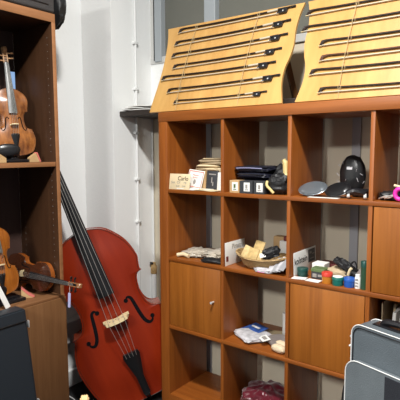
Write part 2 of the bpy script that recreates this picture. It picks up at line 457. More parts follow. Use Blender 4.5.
# ------------------------------------------------------------------ display boards with bows
AL = R_(20); SV = Vector((0, math.sin(AL), math.cos(AL))); NV = Vector((0, -math.cos(AL), math.sin(AL)))
B0 = Vector((0, .012, 1.5518))
def bpt(x, s, h=0): return B0+Vector((x, 0, 0))+SV*s+NV*h
def bframe(x, s, h=0): return frame(bpt(x, s, h), Vector((1, 0, 0)), SV, NV)
LP = [(-.131, 0), (-.126, .06), (-.117, .132), (-.109, .246), (-.113, .36), (-.124, .43), (-.139, .486)]
RP = [(.663, .476), (.648, .42), (.641, .35), (.645, .277), (.637, .216), (.622, .16), (.621, .09), (.641, 0)]
Lc = [tuple(p[:2]) for p in catmull([(a, b, 0) for a, b in LP], 5)]; Rc = [tuple(p[:2]) for p in catmull([(a, b, 0) for a, b in RP], 5)]
outl = Lc+Rc
def make_board(dx, label, cx, loops, mirror=False, grp='bow display boards'):
    f = bframe(dx, 0)
    root = thing('display_board', label, 'display board', mat=f, group=grp)
    pl = [(.532-x if mirror else x, y) for x, y in outl]
    bm = NB(); prism(bm, pl, -.012, 0); mk('panel', bm, M['board'], root, local=True, ang=30)
    for x in cx:
        bm = NB(); pts = [(x, .003, .0012), (x+.003, .12, .014), (x+.008, .25, .014), (x+.016, .38, .014), (x+.022, .478, .0012)]
        tube(bm, catmull(pts, 5), .0013, 6)
        for s_ in loops:
            xx = x+.022*(s_/.478); tube(bm, [(xx+.006*math.cos(a*.785), s_+.004+.011*math.sin(a*.785), .009+.005*math.sin(a*.785)) for a in range(8)], .0013, 5, closed=True)
        mk('elastic_cord', bm, M['cord'], root, local=True)
    for x in (.06, .555):
        # strut from the back of the board down to the bookcase top behind
        a = Vector((x, .36, -.012)); b = f.inverted() @ Vector((dx+x+.015, .285, 1.598))
        bm = NB(); tube(bm, [a, b], .017, 4); mk('strut', bm, M['strut'], root, local=True, smooth=False)
    return root
make_board(0, 'yellow wooden board holding seven bows, left of the two on the bookcase', (.047, .415), (.453, .382, .314, .247, .186, .113, .046))
make_board(.810, 'yellow wooden board of bows at the top right, cut by the photo edge', (.077, .440), (.412, .336, .255, .185, .125, .040), True)

def make_bow(stick, loc):
    """violin bow: tip at origin, frog at +x, stick on top (+y), z away from the board"""
    root = thing('violin_bow', 'bow', 'bow', mat=loc, group='bows strapped to the display boards')
    L = .70; bm = NB()
    pts = [(0.004, .006, .006), (.03, .0125, .006), (.15, .0085, .006), (.35, .006, .006), (.55, .0085, .006), (.665, .0125, .006)]
    tube(bm, catmull(pts, 5), .0043, 8); mk('stick', bm, stick, root, local=True)
    bm = NB(); prism(bm, [(-.004, -.012), (.008, -.012), (.016, .004), (.034, .010), (.030, .016), (.004, .013), (.002, .006)], .0025, .0095); mk('tip_head', bm, stick, root, local=True, ang=30)
    bm = NB(); prism(bm, [(-.006, -.0135), (.008, -.0135), (.008, -.0115), (-.006, -.0115)], .0022, .0098); mk('tip_plate', bm, M['bridge_w'], root, local=True)
    bm = NB(); box(bm, .006, .612, -.0122, -.0082, .003, .009, .0006); mk('hair', bm, M['hair'], root, local=True)
    bm = NB(); prism(bm, [(.600, -.013), (.648, -.013), (.652, .006), (.628, .007), (.612, .002), (.600, -.006)], .0005, .0115); fr = mk('frog', bm, M['blackp'], root, local=True, ang=30)
    bm = NB(); lathe(bm, [(.0036, 0), (.0036, .0012)], (.630, -.003, .0112), 12, axis=(0, 0, 1)); mk('pearl_eye', bm, M['chrome'], fr, local=True)
    bm = NB(); box(bm, .596, .608, -.0135, -.0065, .0005, .0115, .0005); mk('ferrule', bm, M['chrome'], fr, local=True)
    bm = NB(); tube(bm, [(.545, .0084, .006), (.600, .0104, .006)], .0049, 8); mk('winding', bm, M['hair'], root, local=True)
    bm = NB(); tube(bm, [(.600, .0104, .006), (.640, .0117, .006)], .0052, 8); mk('grip', bm, M['blackp'], root, local=True)
    bm = NB(); tube(bm, [(.667, .0125, .006), (.690, .0128, .006)], .0048, 8); mk('button', bm, M['blackp'], root, local=True)
    return root
def bowmat(a, b, dx=0):
    p, q = bpt(*a, .0005), bpt(*b, .0005); u = (q-p).normalized(); w = NV
    v = w.cross(u); s = (q-p).length/.69
    return frame(p, u, v, w, s)
b1 = [((-.048, .453), (.623, .452)), ((-.055, .380), (.612, .386)), ((-.056, .311), (.610, .318)), ((-.030, .244), (.593, .252)), ((-.090, .185), (.576, .187)), ((-.030, .109), (.610, .121)), ((.030, .044), (.559, .050))]
ords = ['topmost', 'second from the top', 'third from the top', 'fourth from the top', 'fifth from the top', 'second lowest', 'lowest']
bow0 = make_bow(M['stick'], bowmat(*b1[0]))
bow0['label'] = 'topmost bow on the left display board'
for k in range(1, 7):
    dup(bow0, bowmat(*b1[k]), 'black frogged violin bow, %s on the left display board' % ords[k])
b2t = [(.688, .412), (.680, .336), (.774, .255), (.786, .184), (.752, .125), (.804, .040)]
redbow = make_bow(M['stick_red'], bowmat((.786, .184), (1.455, .186)))
redbow['label'] = 'brown violin bow, fourth down on the right display board'
for k, (x, s) in enumerate(b2t):
    if k == 3: continue
    dup(bow0, bowmat((x, s), (x+(.668 if k < 5 else .62), s-.002)), 'dark violin bow, %s on the right display board' % ['topmost', 'second down', 'third down', '', 'fifth down', 'lowest'][k])

# ------------------------------------------------------------------ bowed instruments
def instrument(name, label, cat, mw, dm, mt, group=None, fpaths=None):
    root = thing(name, label, cat, mat=mw, group=group)
    hl, vl, hu, vu, vt = dm['hlb'], dm['vlb'], dm['hub'], dm['vub'], dm['vtop']
    hlc, vlc, huc, vuc, hw, vw = dm['hlc'], dm['vlc'], dm['huc'], dm['vuc'], dm['hw'], dm['vw']
    a = catmull([(0, 0, 0), (hl*.45, .011*vt, 0), (hl*.83, .3*vl, 0), (hl, vl, 0), (hl*.955, (vl+vlc)/2+.02*vt, 0), (hlc*.985, vlc-.012*vt, 0), (hlc*1.02, vlc, 0)], 9)
    b = catmull([(hlc*1.02, vlc, 0), ((hlc+hw)*.50, vlc+.05*(vuc-vlc), 0), (hw*1.07, vlc+.2*(vuc-vlc), 0), (hw, vw, 0), (hw*1.04, vuc-.2*(vuc-vlc), 0), ((huc+hw)*.5, vuc-.05*(vuc-vlc), 0), (huc*1.03, vuc, 0)], 7)
    c = catmull([(huc*1.03, vuc, 0), (huc*.995, vuc+.012*vt, 0), (hu*.975, vu-.5*(vu-vuc), 0), (hu, vu, 0), (hu*.86, vu+.42*(vt-vu), 0), (hu*.55, vt-.042*vt, 0), (hu*.25, vt-.010*vt, 0), (.004, vt, 0)], 9)
    pts = [(p.x, p.y) for p in a]+[(p.x, p.y) for p in b[1:]]+[(p.x, p.y) for p in c[1:]]
    prof = [(0.0005, 0.)]
    for u, v in pts[1:]:
        if v > prof[-1][1]+1e-4*vt: prof.append((max(u, .0005), v))
    H, rib, et = dm['H'], dm['rib'], dm['et']
    def wid(v):
        if v <= 0 or v >= vt: return 0
        k = 0
        while k < len(prof)-2 and prof[k+1][1] < v: k += 1
        (u0, v0), (u1, v1) = prof[k], prof[k+1]; return u0+(u1-u0)*(v-v0)/(v1-v0+1e-9)
    smooth_w = []
    for i in range(41):
        c_ = vt*i/40; q_ = [(wid(min(max(c_+vt*.02*k, .03*vt), .97*vt)), math.exp(-(k/4)**2)) for k in range(-9, 10)]
        smooth_w.append(1.04*sum(a*b for a, b in q_)/sum(b for a, b in q_))
    def ws(v):
        t = min(39.999, max(0, v/vt*40)); i = int(t); return smooth_w[i]+(smooth_w[i+1]-smooth_w[i])*(t-i)
    def ht(u, v):
        # arch of the belly above the plate edge
        k = 0
        while k < len(prof)-2 and prof[k+1][1] < v: k += 1
        (u0, v0), (u1, v1) = prof[k], prof[k+1]; wv = u0+(u1-u0)*(v-v0)/(v1-v0+1e-9)
        s = min(1, max(0, v/(.22*vt)), max(0, (vt-v)/(.22*vt))); s = s*s*(3-2*s)
        r = min(1, abs(u)/max(ws(v), 1e-4)); f = min(1, max(0, (wv-abs(u))/(.16*hl))); f = f*(2-f)
        return H*s*max(0, 1-r*r)**1.1*f
    def cut(v): return dm.get('up', 0)*max(0, (v/vt-.72)/.28)
    def plate(sign, base, ov):
        bm = NB(); N = 16; rows = []; edge = []
        for u, v in prof:
            row = []
            for j in range(N+1):
                t = -1+2*j/N; t = math.sin(t*math.pi/2)
                uu = t*u; row.append(bm.verts.new((uu, v, base+sign*ht(uu, v)*(1 if sign > 0 else dm.get('Hb', H)/H)+(0 if sign > 0 else cut(v)))))
            rows.append(row)
            c_ = 0 if sign > 0 else cut(v); edge.append((bm.verts.new((-u, v, base-sign*et+c_)), bm.verts.new((u, v, base-sign*et+c_))))
        for i in range(len(prof)-1):
            for j in range(N): bm.faces.new((rows[i][j], rows[i][j+1], rows[i+1][j+1], rows[i+1][j]))
            bm.faces.new((rows[i][0], rows[i+1][0], edge[i+1][0], edge[i][0])); bm.faces.new((rows[i][N], edge[i][1], edge[i+1][1], rows[i+1][N]))
            bm.faces.new((edge[i][0], edge[i+1][0], edge[i+1][1], edge[i][1]))
        bm.faces.new(rows[0]+[edge[0][1], edge[0][0]]); bm.faces.new(list(reversed(rows[-1]))+[edge[-1][0], edge[-1][1]])
        return bm
    mk('belly', plate(1, 0, 0), mt['belly'], root, local=True, ang=60)
    mk('back', plate(-1, -rib-2*et, 0), mt['rib'], root, local=True, ang=60)
    bm = NB(); L = []; ins = dm['ov']
    for S in (1, -1):
        L.append([(bm.verts.new((S*max(u-ins, .0003), min(max(v, ins), vt-ins), -et)), bm.verts.new((S*max(u-ins, .0003), min(max(v, ins), vt-ins), -et-rib+cut(v)))) for u, v in prof])
    for S in L:
        for (p, q), (r, s) in zip(S, S[1:]): bm.faces.new((p, q, s, r))
    for k in (0, -1): bm.faces.new((L[0][k][0], L[0][k][1], L[1][k][1], L[1][k][0]))
    mk('ribs', bm, mt['rib'], root, local=True, ang=50)
    # purfling / edge line
    for S in (1, -1):
        bm = NB(); pl = []
        for u, v in prof[2:-2]:
            uu = max(0, u-dm['ov']*1.6); pl.append((S*uu, v, ht(uu, v)+.0002*vt))
        tube(bm, pl, .0016*vt, 4); mk('purfling', bm, M['purfle'], root, local=True)
    # f holes
    for S in (1, -1):
        bm = NB(); P = catmull([(u*S, v, 0) for u, v in dm['f']], 5); n = len(P); wd = dm['fw']
        l = []
        for i, p in enumerate(P):
            t = (P[min(i+1, n-1)]-P[max(i-1, 0)]).normalized(); s = Vector((-t.y, t.x, 0))
            k = math.sin(math.pi*min(1, max(0, (i/(n-1)))))**.7*wd+wd*.25
            q = []
            for d in (-k, k):
                z = p+s*d; q.append((z.x, z.y, ht(z.x, z.y)+.0016*vt))
            l.append([bm.verts.new(x) for x in q]+[bm.verts.new((x[0], x[1], x[2]-.004*vt)) for x in q])
        for A, B in zip(l, l[1:]):
            bm.faces.new((A[0], A[1], B[1], B[0])); bm.faces.new((A[0], B[0], B[2], A[2])); bm.faces.new((A[1], A[3], B[3], B[1]))
        for e in (0, -1):
            p = P[e]; lathe(bm, [(wd*1.5, -.003*vt), (wd*1.5, .0)], (p.x, p.y, ht(p.x, p.y)+.0018*vt), 12)
        mk('f_hole', bm, M['ink'], root, local=True)
    # neck, pegbox, scroll
    vn, wn, fe, we = dm['vnut'], dm['wnut'], dm['vfb'], dm['wfb']
    fn, fw = dm['fbn'], dm['fbw']
    def fbw(v): t = (v-fe)/(vn-fe); return fw+(fn-fw)*t
    def fbz(v): t = (v-fe)/(vn-fe); return we+(wn-we)*t
    bm = NB(); rg = []
    for v, dep in ((vt-.01*vt, dm['rib']*.75), (vt+.02*vt, dm['rib']*.45), (vt+.08*vt, dm['fbn']*1.0), (vn-.02*vt, dm['fbn']*.8), (vn, dm['fbn']*.8)):
        z = fbz(v)-dm['fbt']; h = fbw(v)*.97
        rg.append([bm.verts.new((h*math.cos(math.pi*k/8), v, z-dep*math.sin(math.pi*k/8))) for k in range(9)])
    for A, B in zip(rg, rg[1:]):
        for k in range(8): bm.faces.new((A[k], A[k+1], B[k+1], B[k]))
        bm.faces.new((A[0], B[0], B[8], A[8]))
    bm.faces.new(rg[0]); bm.faces.new(list(reversed(rg[-1])))
    mk('neck', bm, mt['neck'], root, local=True)
    pl = dm['peg']; zb = wn-dm['fbt']; bk = dm['fbn']*1.1
    bm = NB()
    for S in (1, -1): prism(bm, [(vn, zb), (vn, zb-bk), (vn+pl, zb-bk*1.5), (vn+pl, zb-bk*.3)], S*fn*.62, S*fn*.98, Matrix(((0, 0, 1, 0), (1, 0, 0, 0), (0, 1, 0, 0), (0, 0, 0, 1))))
    box(bm, -fn*.62, fn*.62, vn, vn+pl, zb-bk*1.5, zb-bk*1.05)
    pb = mk('pegbox', bm, mt.get('scroll', mt['neck']), root, local=True, smooth=False)
    bm = NB(); SR = dm['scroll']; cc = Vector((0, vn+pl+SR*.55, zb-bk*.9)); sp = []; rr = []
    for i in range(40):
        t = i/39; an = R_(200)+t*R_(-620); r = SR*(1-.86*t)
        sp.append(cc+Vector((0, math.cos(an)*r*.75, math.sin(an)*r*.75))); rr.append(SR*.34*(1-.45*t))
    for S in (-1, 0, 1):
        tube(bm, [p+Vector((S*fn*(.30+.75*i/39), 0, 0)) for i, p in enumerate(sp)], rr, 8)
    mk('scroll', bm, mt.get('scroll', mt['neck']), root, local=True)
    for k in range(4):
        v = vn+pl*(.18+.22*k); S = 1 if k % 2 else -1; Lp = dm['pegl']
        bm = NB(); z = zb-bk*.55
        tube(bm, [(-S*fn*1.05, v, z), (S*(fn+Lp*.45), v, z)], dm['pegl']*.13, 8)
        lathe(bm, [(Lp*.12, 0), (Lp*.30, Lp*.12), (Lp*.32, Lp*.38), (Lp*.14, Lp*.52)], (S*(fn+Lp*.45), v, z), 12, sy=.4, axis=(S, 0, 0))
        mk('peg', bm, mt['peg'], root, local=True)
    # fingerboard
    bm = NB(); rg = []
    for k in range(9):
        v = fe+(vn-fe)*k/8; h = fbw(v); z = fbz(v); q = []
        for j in range(9):
            t = -1+j/4; q.append(bm.verts.new((h*t, v, z-dm['fbt']*.55*t*t)))
        q += [bm.verts.new((h, v, z-dm['fbt'])), bm.verts.new((-h, v, z-dm['fbt']))]
        rg.append(q)
    for A, B in zip(rg, rg[1:]):
        for k in range(11): bm.faces.new((A[k], A[(k+1) % 11], B[(k+1) % 11], B[k]))
    bm.faces.new(rg[0]); bm.faces.new(list(reversed(rg[-1])))
    mk('fingerboard', bm, mt['fb'], root, local=True)
    # bridge
    vb, wb, bw = dm['vb'], dm['wb'], dm['bw']; z0 = ht(bw*.9, vb)-.001*vt; hh = wb-z0
    po = [(-1, 0), (-.55, 0), (-.50, .10), (-.28, .22), (0, .30), (.28, .22), (.50, .10), (.55, 0), (1, 0), (1, .08), (.82, .14), (.74, .30), (.92, .44), (.86, .58), (.80, .84), (.45, .96), (0, 1.0), (-.45, .96), (-.80, .84), (-.86, .58), (-.92, .44), (-.74, .30), (-.82, .14), (-1, .08)]
    mb = Matrix(((1, 0, 0, 0), (0, 0, 1, vb), (0, 1, 0, z0), (0, 0, 0, 1)))
    bm = NB(); prism(bm, [(x*bw, y*hh) for x, y in po], -dm['bt'], dm['bt'], mb)
    br = mk('bridge', bm, M['bridge_w'], root, local=True, ang=30)
    bm = NB()
    for x, y in ((-.5, .62), (.5, .62), (0, .52), (-.2, .74), (.2, .74)):
        b2 = NB(); lathe(b2, [(bw*.08, -dm['bt']*1.05), (bw*.08, dm['bt']*1.05)], (0, 0, 0), 8); b2.transform(mb @ Matrix.Translation((x*bw, y*hh, 0)))
        me = bpy.data.meshes.new('t'); b2.to_mesh(me); b2.free(); bm.from_mesh(me); bpy.data.meshes.remove(me)
    mk('bridge_cutout', bm, M['inkgrey'], br, local=True)
    # tailpiece
    v1, z1, v0, zz0, t1, t0 = dm['vtt'], dm['wtt'], dm['vte'], dm['wte'], dm['tw'], dm['tw']*.42
    bm = NB(); rg = []
    for v, z, h in ((v0, zz0, t0*.7), (v0+.05*(v1-v0), zz0, t0), (v0+.45*(v1-v0), (zz0*.55+z1*.45), t0*1.05), (v0+.80*(v1-v0), (zz0*.2+z1*.8), t1*.88), (v0+.93*(v1-v0), z1*.97, t1), (v1, z1, t1*.9)):
        q = [bm.verts.new((h*(-1+j/3), v, z-h*.35*(-1+j/3)**2)) for j in range(7)]
        q += [bm.verts.new((h, v, z-h*.35-t1*.25)), bm.verts.new((-h, v, z-h*.35-t1*.25))]; rg.append(q)
    for A, B in zip(rg, rg[1:]):
        for k in range(9): bm.faces.new((A[k], A[(k+1) % 9], B[(k+1) % 9], B[k]))
    bm.faces.new(rg[0]); bm.faces.new(list(reversed(rg[-1])))
    mk('tailpiece', bm, M['ebony'], root, local=True)
    for k in range(4):
        t = -.75+.5*k; bm = NB()
        tube(bm, [(t*t1*.8, v1-.02*vt, z1), (t*bw*.80, vb, wb-bw*.10*abs(t)+dm['sr']*1.2), (t*fn*.8, vn, wn+dm['sr']*2-abs(t)*fn*.12), (t*fn*.5, vn+pl*.5, zb-bk*.4)], dm['sr'], 6)
        mk('string', bm, M['string'], root, local=True)
    bm = NB(); tube(bm, [(0, .01*vt, -rib*.5), (0, -dm['endpin'], -rib*.5)], dm['endr'], 10); lathe(bm, [(dm['endr']*1.6, 0), (dm['endr']*1.9, .02*vt)], (0, -.015*vt, -rib*.5), 12, axis=(0, 1, 0))
    mk('endpin', bm, M['ebony'] if dm['endpin'] < .05 else M['chrome'], root, local=True)
    bm = NB(); tube(bm, [(-t0*.5, v0+.01*vt, zz0-.002*vt), (-t0*.45, .004*vt, .004*vt), (0, -.006*vt, -rib*.3), (t0*.45, .004*vt, .004*vt), (t0*.5, v0+.01*vt, zz0-.002*vt)], .004*vt, 6); mk('tail_gut', bm, M['ebony'], root, local=True)
    if dm.get('chin'):
        bm = NB(); pillow(bm, .115, .062, .022, .04, 3, mat=TR(-.045, .028, .014), e=.85); box(bm, -.05, -.02, -.004, .008, -rib-.006, .016, .002)
        mk('chin_rest', bm, M['gloss'], root, local=True)
    return root

bassd = dict(vtop=1.073, hlb=.313, vlb=.282, hub=.247, vub=.834, hlc=.275, vlc=.496, huc=.235, vuc=.732, hw=.188, vw=.615, H=.034, Hb=0, rib=.135, up=.035, et=.006, ov=.006,
             f=[(.088, .602), (.102, .617), (.120, .604), (.128, .56), (.136, .505), (.148, .455), (.168, .428), (.190, .432), (.198, .454)], fw=.0085,
             vnut=1.46, wnut=.040, vfb=.686, wfb=.095, fbw=.047, fbn=.028, fbt=.020, peg=.15, scroll=.045, pegl=.022,
             vb=.533, wb=.132, bw=.078, bt=.008, vtt=.322, wtt=.086, vte=.028, wte=.034, tw=.050, sr=.0013, endpin=.043, endr=.012)
BQ = Vector((-.18, .0287, -.0327))
BU, BV, BW_ = (.58156, .73335, .34667), (-.27024, -.22789, .93543), (.76501, -.63769, .06565)
instrument('double_bass', 'red brown double bass leaning in the corner beside the teak bookcase', 'double bass', frame(BQ, BU, BV, BW_, .9469), bassd,
           dict(belly=M['bass_belly'], rib=M['bass_rib'], neck=M['bass_rib'], peg=M['chrome'], fb=M['ebony']))
def violind(): return dict(vtop=.356, hlb=.104, vlb=.075, hub=.084, vub=.292, hlc=.093, vlc=.138, huc=.078, vuc=.232, hw=.056, vw=.190, H=.015, rib=.031, et=.002, ov=.0025,
             f=[(.024, .192), (.028, .199), (.036, .195), (.039, .178), (.041, .160), (.045, .142), (.053, .131), (.061, .134), (.062, .142)], fw=.0022,
             vnut=.487, wnut=.010, vfb=.217, wfb=.028, fbw=.0215, fbn=.012, fbt=.006, peg=.062, scroll=.019, pegl=.031,
             vb=.158, wb=.042, bw=.021, bt=.0025, vtt=.112, wtt=.026, vte=.008, wte=.012, tw=.0215, sr=.0006, endpin=.008, endr=.003, chin=True)
d1 = violind(); d2 = violind(); d3 = violind(); d3['chin'] = False; d4 = violind(); d4['chin'] = False
# ------------------------------------------------------------------ left bookcase with violins
LX, LY, LB = -.362, -.41, -.690
lb = thing('bookcase', 'tall dark walnut bookcase with lower cupboard at the left edge', 'bookcase', ((LX+LB)/2, -.8, FZ))
LZ = 1.30; LF = .635; LT = 1.961; Y0 = -1.30
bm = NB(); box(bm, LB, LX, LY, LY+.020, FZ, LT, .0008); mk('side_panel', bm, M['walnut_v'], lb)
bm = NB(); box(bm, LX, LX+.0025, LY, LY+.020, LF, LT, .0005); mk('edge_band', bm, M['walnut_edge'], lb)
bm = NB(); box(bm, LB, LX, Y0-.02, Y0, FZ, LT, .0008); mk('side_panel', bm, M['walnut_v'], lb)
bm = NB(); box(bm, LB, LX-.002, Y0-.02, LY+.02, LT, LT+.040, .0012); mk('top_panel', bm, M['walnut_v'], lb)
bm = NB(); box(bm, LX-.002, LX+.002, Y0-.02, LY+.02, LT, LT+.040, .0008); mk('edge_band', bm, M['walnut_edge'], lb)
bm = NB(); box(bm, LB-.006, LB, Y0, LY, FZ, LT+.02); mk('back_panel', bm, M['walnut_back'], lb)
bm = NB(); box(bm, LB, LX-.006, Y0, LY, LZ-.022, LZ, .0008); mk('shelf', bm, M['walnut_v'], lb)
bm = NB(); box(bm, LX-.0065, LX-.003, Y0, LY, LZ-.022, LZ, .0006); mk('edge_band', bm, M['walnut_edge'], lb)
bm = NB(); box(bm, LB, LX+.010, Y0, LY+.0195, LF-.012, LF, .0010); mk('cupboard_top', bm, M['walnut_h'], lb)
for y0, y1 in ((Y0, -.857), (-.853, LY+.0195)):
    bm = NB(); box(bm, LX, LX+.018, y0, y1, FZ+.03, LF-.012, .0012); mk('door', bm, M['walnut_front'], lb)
for zz in [LF+.06+.032*k for k in range(19)]+[LZ+.05+.032*k for k in range(18)]:
    for x in (LX-.037, LB+.045):
        if x < LX-.05 and not (zz < LF+.42): continue
        bm = NB(); lathe(bm, [(.0017, 0), (.0017, .0010)], (x, LY-.0012, zz), 8, axis=(0, 1, 0)); mk('shelf_pin_hole', bm, M['inkgrey'], lb)

u, v, w = axes((-.17, .02, .98), (.93, -.28, .2))
instrument('violin', 'worn orange violin standing upright on the upper shelf of the dark bookcase', 'violin', frame((-.478, -.545, 1.331), u, v, w, .93), d1,
           dict(belly=M['v1'], rib=M['v1rib'], neck=M['maple'], peg=M['maple'], fb=M['ebony_grey']), 'violins on the dark bookcase')
st = thing('violin_stand', 'low black stand with tan wedges under the upper shelf violin', 'stand', (-.50, -.55, LZ))
bm = NB(); box(bm, -.57, -.45, -.625, -.495, LZ+.0005, LZ+.014, .003); box(bm, -.57, -.47, -.58, -.54, LZ+.014, LZ+.022, .003); mk('base', bm, M['blackp'], st)
for y, S in ((-.498, 1), (-.622, -1)):
    bm = NB(); f = frame((-.455, y, LZ+.0002), Vector((0, S, 0)), Vector((0, 0, 1)), Vector((S*1, 0, 0)))
    prism(bm, [(0, 0), (.052, 0), (.034, .042), (.0, .020)], -.012, .012, f); mk('wedge', bm, M['tan'], st, smooth=False)
    bm = NB(); prism(bm, [(.0525, 0), (.060, .002), (.040, .047), (.0345, .0425)], -.013, .013, f); mk('foam_tip', bm, M['redfoam'], st, smooth=False)
bm = NB(); box(bm, -.612, -.609, -.490, -.458, 1.662, 1.748, .0006); tag(mk('price_card', bm, M['lightblue'], smooth=False), 'small light blue card hanging behind the upper shelf violin neck', 'card')

u, v, w = axes((-.17, -.01, .98), (.92, .02, .2))
instrument('violin', 'amber violin standing at the left edge on the lower shelf, cut by the photo', 'violin', frame((-.455, -.665, LF+.040), u, v, w, .93), d2,
           dict(belly=M['v2'], rib=M['v3rib'], neck=M['maple'], peg=M['ebony'], fb=M['ebony_grey']), 'violins on the dark bookcase')
st = thing('violin_stand', 'black stand with pink tipped wedge under the amber violin', 'stand', (-.48, -.60, LF))
bm = NB(); box(bm, -.56, -.42, -.73, -.565, LF+.0005, LF+.016, .003); box(bm, -.50, -.45, -.69, -.60, LF+.016, LF+.024, .003); mk('base', bm, M['blackp'], st)
f = frame((-.47, -.560, LF+.0002), Vector((.5, .87, 0)).normalized(), Vector((0, 0, 1)), Vector((.87, -.5, 0)).normalized())
bm = NB(); prism(bm, [(0, 0), (.055, 0), (.034, .012), (0, .046)], -.013, .013, f); mk('wedge', bm, M['tan'], st, smooth=False)
bm = NB(); prism(bm, [(.0005, .047), (.0345, .0125), (.056, .0005), (.062, .004), (.036, .022), (.002, .055)], -.014, .014, f); mk('foam_tip', bm, M['redfoam'], st, smooth=False)
bm = NB(); box(bm, 0, .018, -.0015, .0015, 0, .115, .0006)
bm.transform(frame((-.335, -.757, LF-.02), Vector((.3, .95, 0)).normalized(), Vector((.95, -.3, 0)), Vector((.0, -.22, .97)).normalized()))
bm.free()

VS = .86
u, v, w = axes((.965, .20, -.075), (.20, -.95, .16))
vb3 = Vector((-.540, -.490, .735))-v*.158*VS-w*.0
instrument('violin', 'violin with a shade-darkened belly lying on its side, neck reaching past the bookcase edge', 'violin', frame(vb3, u, v, w, VS), d3,
           dict(belly=M['v3'], rib=M['v3rib'], neck=M['maple'], scroll=M['v1rib'], peg=M['ebony'], fb=M['ebony']), 'violins on the dark bookcase')
tg = thing('price_tag', 'narrow lilac tag hanging from the scroll of the lying violin', 'tag', (-.253, -.436, .598))
bm = NB(); box(bm, -.0065, .0065, -.0006, .0006, -.095, -.022, .0003); bm.transform(TR(-.253, -.436, .692, 30, 0, 3)); mk('paper', bm, M['lilac'], tg, smooth=False)
bm = NB(); tube(bm, [(-.253, -.436, .671), (-.253, -.436, .701)], .0006, 5); mk('thread', bm, M['paper'], tg)

# cases around the left bookcase
cs = thing('instrument_case', 'charcoal fabric case lying on top of the dark bookcase', 'instrument case', (-.53, -.75, LT+.04))
bm = NB(); box(bm, -.70, -.352, -1.18, -.392, LT+.0405, LT+.29, .014, 4); mk('body', bm, M['charcoal'], cs)
bm = NB(); pillow(bm, .27, .072, .22, .08, 4, mat=TR(-.50, -.335, LT-.01), e=.6); mk('end_pouch', bm, M['black'], cs)
bm = NB(); tube(bm, [(-.351, -1.15, LT+.075), (-.351, -.43, LT+.075)], .003, 6); mk('zip', bm, M['blackp'], cs)
cs = thing('instrument_case', 'slate black hard case standing in front of the dark cupboard', 'instrument case', (-.285, -.80, FZ))
mm = frame((-.338, 0, 0), Vector((0, 1, 0)), Vector((0, 0, 1)), Vector((1, 0, 0)))
bm = NB(); prism(bm, [(-1.05, FZ), (-.600, FZ), (-.668, .652), (-1.05, .652)], 0, .075, mm)
bmesh.ops.bevel(bm, geom=bm.edges[:], offset=.006, segments=2, affect='EDGES'); mk('lower_shell', bm, M['slate'], cs)
bm = NB(); prism(bm, [(-1.05, FZ+.01), (-.630, FZ+.01), (-.698, .668), (-1.05, .668)], .079, .118, mm)
bmesh.ops.bevel(bm, geom=bm.edges[:], offset=.007, segments=2, affect='EDGES'); mk('lid', bm, M['slate'], cs)
bm = NB(); tube(bm, [(-.2175, -1.05, .615), (-.2175, -.693, .615)], .003, 6); mk('seam', bm, M['ebony'], cs)
for z in (.585, .20):
    yy = -.668+(.652-z)*.093
    bm = NB(); box(bm, -.268, -.252, yy-.001, yy+.004, z-.020, z+.012, .001); mk('latch', bm, M['chrome'], cs)
bm = NB(); box(bm, -.340, -.330, -.82, -.802, LF+.001, LF+.09, .0015)
bm.free()
wp = NB(); box(wp, -.002, .002, -.012, .012, 0, .11, .0008); wp.transform(TR(-.368, -.690, LF+.0055, 0, 20, -8))
tag(mk('bow_tip_card', wp, M['paper'], smooth=False), 'narrow white strip leaning at the front of the lower shelf at left edge', 'card')

# pale scroll at the bottom edge: an unvarnished violin on a floor stand
u, v, w = axes((-.02, .05, 1), (.80, -.60, .03))
P0 = Vector((.372, -.856, .541))
instrument('violin', 'pale unvarnished violin whose scroll pokes in at the bottom edge', 'violin', frame(P0-v*.588, u, v, w), d4,
           dict(belly=M['raw'], rib=M['raw'], neck=M['raw'], peg=M['raw'], fb=M['raw']))
PB = P0-v*.588
st = thing('violin_stand', 'low black floor block under the pale violin', 'stand', (PB.x, PB.y, FZ))
bm = NB(); box(bm, PB.x-.13, PB.x+.10, PB.y-.10, PB.y+.12, FZ, PB.z-.014, .002); mk('base', bm, M['blackp'], st)
bm = NB(); tube(bm, [(PB.x-.07, PB.y+.055, PB.z-.014), (PB.x-.08, PB.y+.06, PB.z+.40)], .006, 8); mk('upright', bm, M['blackp'], st)

# ------------------------------------------------------------------ row 1 (top shelf)
Z = SZ[3]+.0004
o, f = card('label_card', .0705, .006, Z+.0003, .134, .080, .0016, M['cream'], 'cream card with handwriting in the first top cubby', tilt=8)
text('writing', 'Carlo', .030, M['ink'], f @ Matrix.Translation((.022, .056, .0002)), o)
text('writing', 'Set  Of    re', .017, M['inkgrey'], f @ Matrix.Translation((-.004, .036, .0002)), o, 1.2)
text('writing', 'ace   rus', .015, M['inkgrey'], f @ Matrix.Translation((.010, .019, .0002)), o, 1.2)
o, f = card('label_card', .131, .046, Z+.009, .100, .092, .0016, M['paper'], 'white card with a thin red border leaning right of the cream card', tilt=14, roll=-6)
bm = NB()
for a in ((-.046, .046, .004, .008), (-.046, .046, .083, .087), (-.046, -.042, .004, .087), (.042, .046, .004, .087)): ip(bm, f, *a)
mk('border', bm, M['redprint'], o, smooth=False)
text('writing', 'Meister', .013, M['redprint'], f @ Matrix.Translation((0, .066, .0002)), o)
text('writing', 'Atelier', .012, M['redprint'], f @ Matrix.Translation((0, .054, .0002)), o)
bm = NB(); lathe(bm, [(.010, 0), (.010, .0005)], (0, .032, 0), 16, sx=.8, sy=1.3); lathe(bm, [(.004, 0), (.004, .0008)], (0, .032, 0), 10, sy=2.); bm.transform(f); mk('emblem', bm, M['inkgrey'], o)
bm = NB(); sheet(bm, .19, .055, .004, .004, 2, 10, TR(.150, .036, Z, 2)); tag(mk('flat_envelope', bm, M['paper']), 'white envelope lying flat under the red bordered card', 'envelope')
